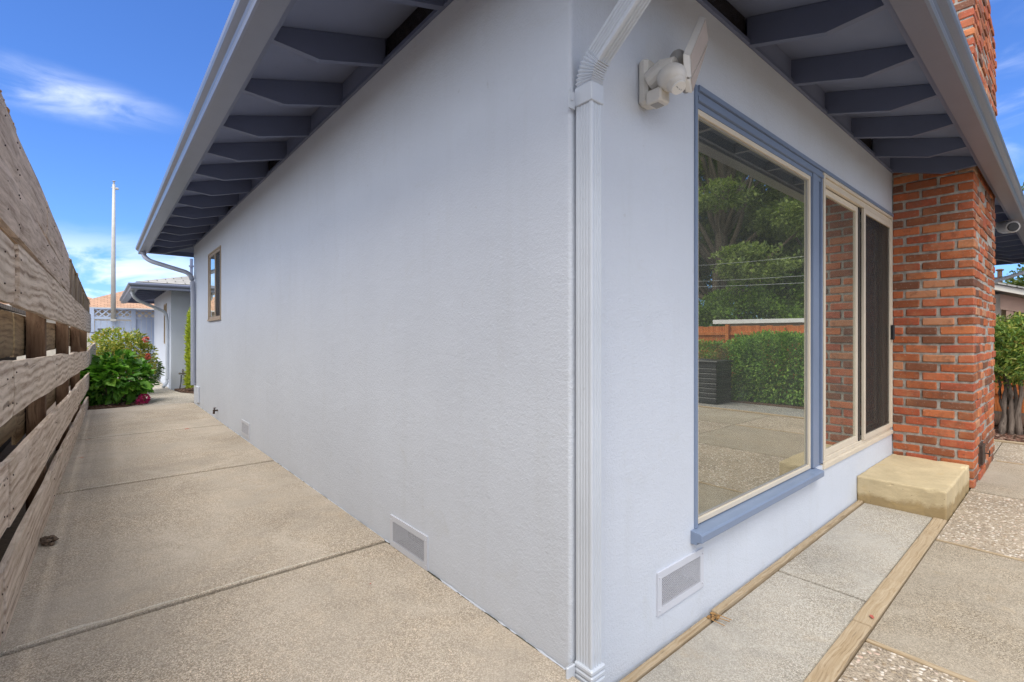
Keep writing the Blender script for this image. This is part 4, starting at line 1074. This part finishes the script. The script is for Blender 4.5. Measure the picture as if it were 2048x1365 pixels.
m = MB(); m.box(-9, 2.2, 30.6, 38, 0, 2.72); obj('wall', m, m_plain('cream_wall', (.62, .56, .45), .8), nb)
m = MB(); 
for (x0, x1, y0, y1) in ((-9.6, -.2, 30.0, 36.4), (-1.6, 2.6, 30.0, 32.6)): pass
def hiproof(m, x0, x1, y0, y1, z, zr):
    h = min((y1-y0)/2, (x1-x0)/2); c = [(x0, y0, z), (x1, y0, z), (x1, y1, z), (x0, y1, z), (x0+h, (y0+y1)/2, zr), (x1-h, (y0+y1)/2, zr)]
    m.add(c, [(0, 1, 5, 4), (2, 3, 4, 5), (1, 2, 5), (3, 0, 4), (3, 2, 1, 0)])
hiproof(m, -9.6, -.55, 29.95, 33.6, 2.77, 3.66); hiproof(m, -2.6, 8.5, 30.0, 34.9, 2.775, 3.86)
obj('roof', m, SHB, nb)
m = MB(); m.box(-9.7, 8.6, 29.9, 29.95, 2.69, 2.77); obj('gutter', m, m_plain('cream_gutter', (.6, .57, .52), .5), nb)

# plants beside the path
hyd = thing('hydrangea', 'round green hydrangea with large leaves against the board fence', 'shrub', (-1.03, 9.75, .16))
P, o = blob((-1.03, 9.85, .52), (.45, .52, .38), 1500, 70, .75, .2)
leaves('foliage', P, .125, LFH, hyd, .72, .62, o, droop=.15)
P, o = blob((-1.02, 9.72, .93), (.22, .2, .13), 130, 20, .6, .4)
leaves('foliage', P, .105, LFH, hyd, .7, .5, o)
m = MB()
for i in range(16):
    a = random.uniform(0, 6.28); m.tube([(-1.03+.05*math.cos(a), 9.8+.05*math.sin(a), .15), (-1.03+.25*math.cos(a), 9.8+.28*math.sin(a), .55)], [.010, .005], 6)
obj('stem', m, BARK, hyd)
def flower(c, r, mat, n_=120, parent=None, size=.022, name='flower_head'):
    q = rng.normal(size=(n_, 3)); q /= np.linalg.norm(q, axis=1, keepdims=True)
    return leaves(name, np.array(c)+q*r*.85, size, mat, parent, .9, .1, q, jit=.15)
flower((-.665, 9.42, .25), .075, PETP, 240, hyd, .032); flower((-.73, 9.40, .19), .045, PETP, 90, hyd, .03)
for c in ((-.86, 9.45, .46), (-.80, 9.5, .43)): flower(c, .03, m_plain('dry_red_petal', (.35, .03, .04), .6), 60, hyd, .025)
nan = thing('nandina', 'yellow and red leaved nandina bush behind the hydrangea', 'shrub', (-.92, 11.2, .16))
for c, r, n_ in (((-.95, 11.2, 1.12), (.42, .45, .34), 3600), ((-1.12, 11.2, .8), (.26, .35, .4), 900), ((-.66, 11.15, .85), (.26, .3, .38), 1500), ((-1.0, 11.3, .55), (.35, .35, .35), 800)):
    P, o = blob(c, r, n_, 40, .6, .3, False); leaves('foliage', P, .055, LFN, nan, .36, .3, o, jit=.4)
m = MB()
for i in range(22):
    a = random.uniform(0, 6.28); b = random.uniform(.1, .32); m.tube([(-.95+.05*math.cos(a), 11.2+.05*math.sin(a), .15), (-.95+b*.6*math.cos(a), 11.2+b*.6*math.sin(a), .6), (-.95+b*math.cos(a), 11.2+b*math.sin(a), 1.05)], [.011, .009, .005], 6)
obj('stem', m, BARK, nan)
for c in ((-.52, 10.95, .93), (-.55, 11.0, 1.27), (-.62, 10.9, .60), (-1.2, 11.1, .7), (-.85, 10.9, .72)): flower(c, .035, PETR, 46, nan, .04)
gg = thing('shrub', 'small grey green leafy shrub between nandina and wing wall', 'shrub', (-.42, 12.0, .16))
P, o = blob((-.42, 12.0, .62), (.2, .25, .25), 700, 24, .5, .35, False); leaves('foliage', P, .05, LFG, gg, .5, .4, o)
m = MB()
for i in range(9): a = random.uniform(0, 6.28); m.tube([(-.42, 12.0, .15), (-.42+.15*math.cos(a), 12.0+.15*math.sin(a), .62)], [.009, .004], 6)
obj('stem', m, BARK, gg)
arb = thing('arborvitae', 'narrow yellow green column shrub behind the house corner', 'shrub', (.42, 11.2, .16))
n_ = 12000; tt = rng.random(n_); rad = .22*np.sqrt(np.minimum(1, (1.03-tt)*4))*(.75+.25*rng.random(n_)); an = rng.random(n_)*6.283
P = np.stack([.38+rad*np.cos(an), 11.2+rad*np.sin(an), .22+tt*1.78], 1); P[:, 0] += .02*np.sin(P[:, 2]*13+an*2)
o = np.stack([np.cos(an)*.6, np.sin(an)*.6, np.ones(n_)*.9], 1); leaves('foliage', P, .055, LFA, arb, .3, .1, o)
obj('trunk', MB().tube([(.42, 11.2, .12), (.42, 11.2, 1.7)], [.03, .01], 8), BARK, arb)

# ================================================================== RIGHT OF THE CHIMNEY
def stem_path(p, q, n_=7, wob=.04):
    p, q = Vector(p), Vector(q); out = []; sd = random.uniform(0, 99)
    for i in range(n_+1):
        t = i/n_; v = p.lerp(q, t); k = math.sin(t*math.pi); out.append(v+Vector((mnoise.noise(Vector((sd, t*2.5, 0))), mnoise.noise(Vector((sd, t*2.5, 5))), 0))*wob*2*min(1, t*3))
    return out
sh = thing('shrub', 'multi-stem shrub with yellow green leaves past the brick chimney', 'shrub', (8.25, -.72, 0))
m = MB()
for k, (bx_, by_) in enumerate(((7.95, -.50), (8.05, -.56), (8.12, -.60), (8.2, -.66), (8.02, -.66), (8.22, -.76), (8.3, -.84), (8.5, -.6), (8.1, -.74), (8.6, -.8), (8.0, -.58))):
    m.tube(stem_path((bx_, by_, -.02), (bx_+random.uniform(-.15, .35), by_+random.uniform(-.12, .14), .85+random.uniform(0, .3)), 8, .05), [random.uniform(.028, .05)*(1-.08*i) for i in range(9)], 9)
obj('stem', m, m_wood('shrub_bark', (.05, .035, .025), (.13, .10, .08), (.24, .19, .155), ax=2, grain=30, bumpd=.01), sh, smooth=True)
for c, r, n_ in (((8.3, -.62, 1.20), (.66, .50, .38), 8500), ((8.4, -1.1, 1.10), (.6, .4, .38), 5000), ((8.05, -.5, .92), (.5, .34, .24), 2200)):
    P, o = blob(c, r, n_, 70, .55, .26, False); P = P[P[:, 1] < -.03] if True else P; 
    o = np.zeros((len(P), 3)); o[:, 2] = .5
    leaves('foliage', P, .055, LFS, sh, .34, .45, o, jit=.35)
ir = thing('plant', 'tuft of narrow green leaves at the foot of the shrub', 'plant', (8.6, -.45, 0)); m = MB()
for i in range(26):
    a = random.uniform(0, 6.28); L = random.uniform(.3, .55); x, y = 8.75+random.uniform(-.08, .08), -.42+random.uniform(-.08, .08); dx, dy = math.cos(a)*.4*L, math.sin(a)*.4*L
    P = [(x-.008, y, 0), (x+.008, y, 0), (x+dx*.5+.007, y+dy*.5, L*.7), (x+dx, y+dy, L*.9), (x+dx*.5-.007, y+dy*.5, L*.7)]
    m.add(P, [(0, 1, 2, 4), (4, 2, 3)])
obj('blade', m, LFB, ir, recalc=False)
# redwood fence running out beyond the hedge
rf = thing('redwood_fence', 'orange redwood board fence behind the hedge and shrub', 'fence', (10.5, -4, 0))
y = -.1
for sec in range(4):
    m = MB()
    for i in range(15):
        wd = .14; y0_ = -.1-sec*2.1-i*.14; m.bbox(10.45+random.uniform(-.003, .003), 10.47+random.uniform(-.003, .003), y0_-wd+.004, y0_, .05, 1.58+random.uniform(-.012, .012), .003)
    obj('board_panel', m, REDW, rf)
for z in (.35, 1.36): obj('rail', MB().bbox(10.41, 10.447, -8.6, -.1, z, z+.085, .004), REDW, rf)
for k in range(5): obj('post', MB().bbox(10.36, 10.445, -.19-k*2.1, -.10-k*2.1, 0, 1.62, .004), REDW, rf)
# hedge, compost bin
hg = thing('hedge', 'clipped green hedge in front of the redwood fence', 'hedge', (9.2, -4.5, 0))
q, o = cloudbox((8.75, -3.4, .06), (9.75, -1.75, 1.30), 30000, .5); leaves('foliage', q, .05, LFHG, hg, .5, .4, o)
q, o = cloudbox((8.75, -8.0, .06), (9.75, -3.3, 1.12), 34000, .5); leaves('foliage', q, .05, LFHG, hg, .5, .4, o)
q, o = cloudbox((8.6, -7.0, .72), (9.1, -3.7, 1.08), 5000, .7); leaves('foliage', q, .04, LFHR, hg, .5, .4, o)
m = MB()
for i in range(46):
    y = random.uniform(-7.9, -1.85); x = random.uniform(8.85, 9.5); m.tube(stem_path((x, y, 0), (x+random.uniform(-.2, .2), y+random.uniform(-.3, .3), .95), 4, .06), [.018, .014, .012, .008, .005], 5)
obj('stem', m, BARK, hg)
bn = thing('compost_bin', 'black slatted bin standing before the hedge in the window reflection', 'bin', (8.2, -3.95, 0))
m = MB()
for k in range(8): z = .04+k*.096; m.bbox(7.88, 8.5, -4.30, -3.36, z, z+.080, .01)
obj('slat_body', m, BLK, bn); obj('core', MB().box(7.9, 8.48, -4.28, -3.38, .01, .80), BLK, bn)
m = MB(); m.bbox(7.85, 8.53, -4.33, -3.33, .81, .85, .012); m.sphere((8.19, -3.83, .85), (.2, .25, .03), 14, 6); obj('lid', m, BLK, bn)

# trees
def tree(name, label, base, h, cr, parts, mat, bark, leaf, n_, trunk=.3, group=None, cat='tree', lean=0.):
    t = thing(name, label, cat, base, group); bx_, by_, bz_ = base
    m = MB(); top = (bx_+lean, by_+lean*.5, h*.86)
    tp = stem_path(base, top, 9, trunk*.8); m.tube(tp, [trunk*(1-.085*i) for i in range(10)], 12)
    for c, r in parts:
        c = Vector((bx_+c[0], by_+c[1], c[2])); k = min(8, max(2, int(9*(c.z/h)*.7))); m.tube(stem_path(tp[k], c, 5, .25), [trunk*.34, trunk*.28, trunk*.22, trunk*.16, trunk*.1, trunk*.05], 7)
    obj('trunk', m, bark, t, smooth=True)
    PP = []; OO = []
    for c, r in parts:
        v = r[0]*r[1]*r[2]; P, o = blob((bx_+c[0], by_+c[1], c[2]), r, max(60, int(n_*v/sum(q[1][0]*q[1][1]*q[1][2] for q in parts))), 26, .5, .32, False); PP.append(P); OO.append(o)
    leaves('crown', np.concatenate(PP), leaf, mat, t, .5, .4, np.concatenate(OO)*.7, jit=.4); return t
def crown(n_, rx, z0, z1, pr=(1.3, 1.0)):
    out = []
    for i in range(n_):
        t = (i+.5)/n_; a = i*2.4; r = rx*(1-.55*t)*random.uniform(.5, 1); s_ = pr[0]+(pr[1]-pr[0])*t
        out.append(((r*math.cos(a), r*math.sin(a), z0+(z1-z0)*t), (s_*1.25, s_*1.25, s_*.55)))
    return out
def copy_tree(src, loc, rz, sc_, label):
    c = src.copy(); COL.objects.link(c); c.location = loc; c.rotation_euler = (0, 0, rz); c.scale = (sc_,)*3; c['label'] = label
    for ch_ in src.children: d = ch_.copy(); COL.objects.link(d); d.parent = c
    return c
cy = tree('cypress_tree', 'tall dark cypress with a thick bare trunk mirrored in the big window', (20.5, -9.3, -.05), 15, 4, crown(30, 4.8, 3.6, 14.5, (1.2, .85)), LFC, BARK, .13, 60000, .42, 'cypress trees mirrored in the window')
for loc, rz, s_, lb in (((25, -6.6, -.05), 1.3, 1.05, 'dark cypress right of the thick trunked one in the window reflection'), ((24, -14, -.05), 2.9, 1.1, 'dark cypress farthest left in the window reflection'), ((29, -10.2, -.05), 4.1, 1.25, 'tallest dark cypress filling the back of the window reflection'), ((31, -3.5, -.05), 5.2, .95, 'dark cypress nearest the mullion in the window reflection')):
    copy_tree(cy, loc, rz, s_, lb)
br_ = tree('broadleaf_tree', 'bright green low tree below the cypresses in the window reflection', (18.5, -7.7, -.05), 3.6, 2, [((0, 0, 2.3), (1.5, 1.5, .9)), ((.4, 1.1, 2.0), (1.3, 1.3, .8)), ((-.3, -1.3, 1.9), (1.3, 1.2, .9)), ((.2, .2, 3.0), (.9, .9, .6))], LFB, BARK, .09, 20000, .1, 'bright trees mirrored in the window')
copy_tree(br_, (21, -12.6, -.05), 2, 1.15, 'bright green low tree at the left edge of the window reflection')
copy_tree(br_, (23, -6.8, -.05), 4, 1.4, 'larger bright tree behind the garage in the window reflection')

# low garage behind the redwood fence
ga = thing('garage', 'low beige garage with white fascia behind the redwood fence', 'garage', (17.5, -5.2, 0))
BG = m_plain('beige_wall', (.42, .36, .28), .8, var=.06)
obj('wall', MB().box(16, 20, -7.0, -3.0, 0, 1.78), BG, ga)
obj('roof', MB().prism([(-7.35, 1.785), (-2.7, 1.785), (-2.7, 1.90), (-7.35, 1.93)], 0, 15.6, 20.4), m_plain('white_fascia', (.70, .69, .66), .6, var=.05), ga)

# neighbour house past the shrub
n2 = thing('house', 'cream gabled neighbour house with open carport past the chimney', 'house', (18, 1, 0))
CRM = m_plain('cream_stucco', (.74, .66, .54), .8, var=.05); PNK = m_plain('pinkish_beam', (.60, .40, .30), .7, var=.06)
m = MB(); m.box(15.2, 23, .02, 8, 0, 2.35); m.box(22.5, 22.9, -2.0, .015, 0, 1.9); obj('wall', m, CRM, n2)
m = MB(); m.prism([(-2.3, 1.62), (-2.3, 1.74), (3.2, 3.62), (8.8, 1.74), (8.8, 1.62), (3.2, 3.48)], 0, 14.6, 23.4); obj('roof', m, m_plain('cream_rake', (.70, .66, .58), .6, var=.05), n2)
m = MB(); m.prism([(-2.35, 1.745), (-2.35, 1.78), (3.2, 3.67), (8.85, 1.78), (8.85, 1.745), (3.2, 3.625)], 0, 14.55, 23.45); obj('shingles', m, SHG, n2)
m = MB(); m.prism([(-2.1, 1.62), (-2.1, 1.42), (.018, 1.98), (.018, 2.34)], 0, 14.95, 15.1); m.box(14.97, 15.08, -.20, -.08, 1.75, 1.98); obj('beam', m, PNK, n2)
m = MB(); m.box(15.0, 15.1, -2.0, -1.9, 0, 1.45); obj('post', m, PNK, n2)
m = MB(); m.box(15.15, 15.199, .03, .14, 1.25, 1.72); obj('shutter', m, m_plain('blue_shutter', (.16, .22, .32), .6), n2)

# utility pole and wires
up = thing('utility_pole', 'brown utility pole with crossarm beyond the neighbour roof', 'utility pole', (40, 1.82, 0))
PW = m_plain('pole_wood', (.16, .085, .055), .9, var=.2)
obj('mast', MB().tube([(40, 1.85, 0), (40, 1.85, 5.3)], [.16, .11], 10), PW, up)
obj('crossarm', MB().bbox(39.9, 40.1, 1.35, 2.3, 4.72, 4.9, .01), PW, up)
m = MB(); m.sphere((40, 1.85, 5.34), (.16, .2, .08), 10, 6); obj('transformer', m, PW, up)
WIRE = m_plain('wire', (.05, .05, .055), .5); WIREL = m_plain('pale_wire', (.30, .31, .30), .4)
def wire(p, q, sag, r, label, mat=WIRE, group='overhead wires past the chimney'):
    P = [Vector(p).lerp(Vector(q), i/14)-Vector((0, 0, sag*4*(i/14)*(1-i/14))) for i in range(15)]
    o = obj('overhead_wire', MB().tube(P, r, 5), mat, None); tag(o, label, 'wire', group); return center(o)
wire((40, 1.9, 4.95), (22, -8, 4.4), .3, .012, 'upper overhead wire running from the utility pole crossarm'); wire((40, 1.6, 4.9), (26, 12, 4.7), .2, .012, 'overhead wire leaving the crossarm away from the house'); wire((40, 1.8, 3.9), (22, -6, 3.3), .2, .012, 'lowest overhead wire beyond the neighbour roof')
for i, (za, zb, lb) in enumerate(((4.1, 3.95, 'highest pale wire across the trees in the window reflection'), (3.55, 3.3, 'second pale wire across the trees in the window reflection'), (3.4, 3.05, 'lowest pale wire across the trees in the window reflection'))):
    wire((16.2, -16, za+.6), (16.2, -1.5, zb), .25, .008, lb, WIREL, 'pale wires mirrored in the window')
for k, (x, y, h, lb) in enumerate(((62, 5.2, 4.6, 'small dark tree on the skyline right of the utility pole'), (66, .6, 4.3, 'small dark tree on the skyline at the right frame edge'))):
    tree('distant_tree', lb, (x, y, 0), h, 2, [((0, 0, h-1.2), (1.9, 1.9, .8)), ((0, 1.4, h-1.9), (1.5, 1.5, .7)), ((0, -1.5, h-2.0), (1.6, 1.5, .7))], LFC, BARK, .3, 2600, .16, 'skyline trees past the chimney')
bt = thing('bare_tree', 'thin bare branches hanging beside the utility pole', 'tree', (19, -1.4, 0)); m = MB()
tp = stem_path((19, -1.6, 0), (19.2, -1.2, 3.4), 6, .1); m.tube(tp, [.07, .06, .05, .04, .03, .02, .012], 7)
for i in range(26):
    s_ = random.choice(tp[3:]); e_ = s_+Vector((random.uniform(-.5, .5), random.uniform(-.3, 1.1), random.uniform(-.4, .5))); m.tube(stem_path(s_, e_, 4, .12), [.012, .01, .008, .006, .003], 5)
obj('trunk', m, BARK, bt)
tree('broadleaf_tree', 'loose green tree mirrored in the small side window', (-7.5, 40, 0), 5.2, 2, crown(9, 1.6, 2.2, 4.8, (1.0, .8)), LFB, BARK, .16, 6000, .14)

# ================================================================== FIXTURES
# motion sensor floodlight
fl = thing('floodlight', 'beige motion sensor floodlight under the eave beside the downspout', 'floodlight', (.43, -.02, 2.28))
m = MB(); m.bbox(.395, .475, -.045, -.001, 2.262, 2.445, .012); obj('base', m, WHITEP, fl)
m = MB(); m.tube([(.43, -.04, 2.35), (.435, -.10, 2.375), (.44, -.145, 2.372)], [.046, .047, .040], 16); m.bbox(.385, .455, -.115, -.045, 2.245, 2.30, .008); obj('housing', m, WHITEP, fl, smooth=False, bevel=.003)
m = MB(); m.sphere((.415, -.145, 2.325), (.056, .056, .05), 20, 12); m.tube([(.415, -.150, 2.318), (.405, -.178, 2.272)], [.047, .028], 18); obj('sensor', m, WHITEP, fl, smooth=True)
m = MB(); m.tube([(.4055, -.1775, 2.2725), (.4045, -.1805, 2.2675)], [.027, .027], 18)
obj('dial', m, m_plain('dial_white', (.75, .74, .72), .4, var=.03), fl)
m = MB()
for a in range(7):
    t = a*.9; c = Vector((.4044+.014*math.cos(t), -.1812+.007*math.sin(t)*.5, 2.2668+.006*math.sin(t)-.0)); m.sphere(c, .0022, 6, 4)
obj('dial_mark', m, GREYP, fl)
m = MB(); m.bbox(.398, .442, -.095, -.06, 2.2435, 2.2455, .0008); obj('sensor_window', m, GREYP, fl)
m = MB(); m.tube([(.452, -.10, 2.38), (.475, -.115, 2.43), (.50, -.125, 2.43)], [.014, .016, .02], 12); m.sphere((.50, -.12, 2.44), (.035, .032, .034), 14, 8); m.tube([(.46, -.12, 2.36), (.50, -.14, 2.33), (.51, -.15, 2.31)], [.012, .013, .013], 10)
m.sphere((.51, -.15, 2.31), .016, 10, 6); obj('arm', m, GREYP, fl, smooth=True)
def head(name, c, u_, v_, w_, h_, t):
    """flat lamp head: u along its width, v along its height"""
    u_, v_ = Vector(u_).normalized(), Vector(v_).normalized(); nrm = u_.cross(v_); c = Vector(c)
    P = [c+u_*a*w_/2+v_*b*h_/2+nrm*d for d in (0, -t) for a, b in ((-1, -1), (1, -1), (1, 1), (-1, 1))]
    m = MB(); m.add(P, [(0, 1, 2, 3), (7, 6, 5, 4), (0, 4, 5, 1), (1, 5, 6, 2), (2, 6, 7, 3), (3, 7, 4, 0)]); o = obj(name, m, WHITEP, fl, bevel=.004)
    P = [c+u_*a*(w_/2-.008)+v_*b*(h_/2-.008)+nrm*.0006 for a, b in ((-1, -1), (1, -1), (1, 1), (-1, 1))]
    P += [p+nrm*.0012 for p in P]; m = MB(); m.add(P, [(3, 2, 1, 0), (4, 5, 6, 7), (0, 1, 5, 4), (1, 2, 6, 5), (2, 3, 7, 6), (3, 0, 4, 7)]); obj('lens', m, LENS, o)
def quad_head(A, B, C, D, t):
    A, B, C, D = map(Vector, (A, B, C, D)); nrm = (B-A).cross(D-A).normalized()
    m = MB(); P = [A, B, C, D]+[p+Vector((-.022, .016, .004)) for p in (A, B, C, D)]
    m.add(P, [(0, 1, 2, 3), (7, 6, 5, 4), (0, 4, 5, 1), (1, 5, 6, 2), (2, 6, 7, 3), (3, 7, 4, 0)]); o = obj('lamp_head', m, WHITEP, fl, bevel=.004)
    ce = (A+B+C+D)/4; Q = [p+(ce-p).normalized()*.012+nrm*.0008 for p in (A, B, C, D)]; Q += [p+nrm*.0012 for p in Q]
    m = MB(); m.add(Q, [(3, 2, 1, 0), (4, 5, 6, 7), (0, 1, 5, 4), (1, 2, 6, 5), (2, 3, 7, 6), (3, 0, 4, 7)]); obj('lens', m, LENS, o)
quad_head((.447, -.205, 2.310), (.680, -.155, 2.570), (.655, -.155, 2.655), (.438, -.205, 2.392), .02)
quad_head((.482, -.19, 2.268), (.660, -.145, 2.495), (.680, -.15, 2.560), (.450, -.20, 2.306), .02)

# security camera under the right gutter
sc = thing('security_camera', 'small white round security camera under the gutter past the chimney', 'security camera', (7.45, -.58, 2.68))
CAMG = m_plain('camera_shell', (.42, .40, .39), .45, var=.05)
obj('bracket', MB().tube([(7.62, -.50, 2.80), (7.58, -.52, 2.76), (7.50, -.56, 2.72)], [.07, .055, .045], 14), CAMG, sc)
obj('body', MB().tube([(7.56, -.53, 2.715), (7.50, -.56, 2.71), (7.32, -.64, 2.685), (7.30, -.648, 2.682)], [.05, .068, .075, .066], 18), CAMG, sc)
obj('lens', MB().tube([(7.301, -.6476, 2.6821), (7.286, -.654, 2.68)], [.056, .050], 16), BLK, sc)
m = MB(); m.tube([(12.55, -.62, 2.78), (12.5, -.58, 2.62), (12.35, -.05, 2.42), (12.24, -.03, 2.2), (12.24, -.03, .3)], .036, 10)
o = thing('downspout', 'grey downspout sloping under the far right end of the eave', 'downspout', (12.4, -.3, .3), 'painted downspouts'); obj('pipe', m, DSP, o)

# litter on the path
LR = m_plain('red_leaf', (.40, .10, .07), .7, var=.2); LP = m_plain('pink_leaf', (.50, .26, .18), .7, var=.2); LBn = m_plain('brown_litter', (.13, .09, .06), .9, var=.4)
def litter(name, x, y, z, L, mat, label, cat, rz=0.):
    m = MB(); c, s_ = math.cos(rz), math.sin(rz); P = []
    for u_, v_, h in ((-.5, 0, 0), (-.2, -.22, .06), (.2, -.2, .10), (.5, 0, .02), (.2, .2, .10), (-.2, .22, .06)): P.append((x+(c*u_-s_*v_)*L, y+(s_*u_+c*v_)*L, z+h*L+.001))
    Q = [(p[0], p[1], p[2]+.0015) for p in P]; m.add(P+Q, [(5, 4, 3, 2, 1, 0), (6, 7, 8, 9, 10, 11)]+[(i, (i+1) % 6, (i+1) % 6+6, i+6) for i in range(6)])
    return tag(center(obj(name, m, mat)), label, cat, 'fallen leaves on the paving')
litter('fallen_leaf', -1.40, 5.05, .158, .10, LP, 'pale pink fallen leaf on the path close to the fence', 'leaf', .3)
litter('fallen_leaf', -1.36, 6.08, .158, .09, LP, 'pink fallen leaf at the third path joint by the fence', 'leaf', 1.)
litter('fallen_leaf', -.42, 6.12, .158, .11, LR, 'red fallen leaf on the path joint toward the house wall', 'leaf', 2.)
litter('fallen_leaf', -.28, 1.02, .157, .012, LR, 'tiny red speck of leaf on the nearest path slab', 'leaf', .5)
litter('fallen_leaf', 1.50, -.53, .012, .035, LR, 'small red leaf caught beside the timber divider', 'leaf', .5)
litter('fallen_leaf', 1.9, -1.02, .004, .022, m_plain('white_chip', (.75, .75, .72), .6), 'tiny white flake on the tan patio slab', 'flake', .5)
m = MB()
for i in range(26): 
    a = random.uniform(0, 6.28); q = Vector((-1.475+random.uniform(-.03, .03), 2.62+random.uniform(-.05, .05), .175+random.uniform(-.01, .02))); m.sphere(q, (random.uniform(.01, .02), random.uniform(.01, .025), .009), 6, 4)
tag(center(obj('leaf_clump', m, LBn)), 'small brown clump of leaf litter at the foot of the fence', 'leaf litter')
m = MB(); P = [Vector((.93, -.03, .012))]
for k in range(3):
    p0 = Vector((.93+random.uniform(-.03, .03), -.03, .012)); m.tube([p0, p0+Vector((random.uniform(-.02, .02), -.03, .010)), p0+Vector((random.uniform(-.03, .03), -.085, .003))], .002, 5)
for k in range(14): m.sphere((.93+random.uniform(-.035, .035), -.035+random.uniform(-.03, .01), .012), (.008, .008, .006), 6, 4)
tag(center(obj('root_tuft', m, m_plain('orange_root', (.34, .19, .07), .9, var=.3))), 'orange dry root tuft in the gap between wall strips', 'dry plant')
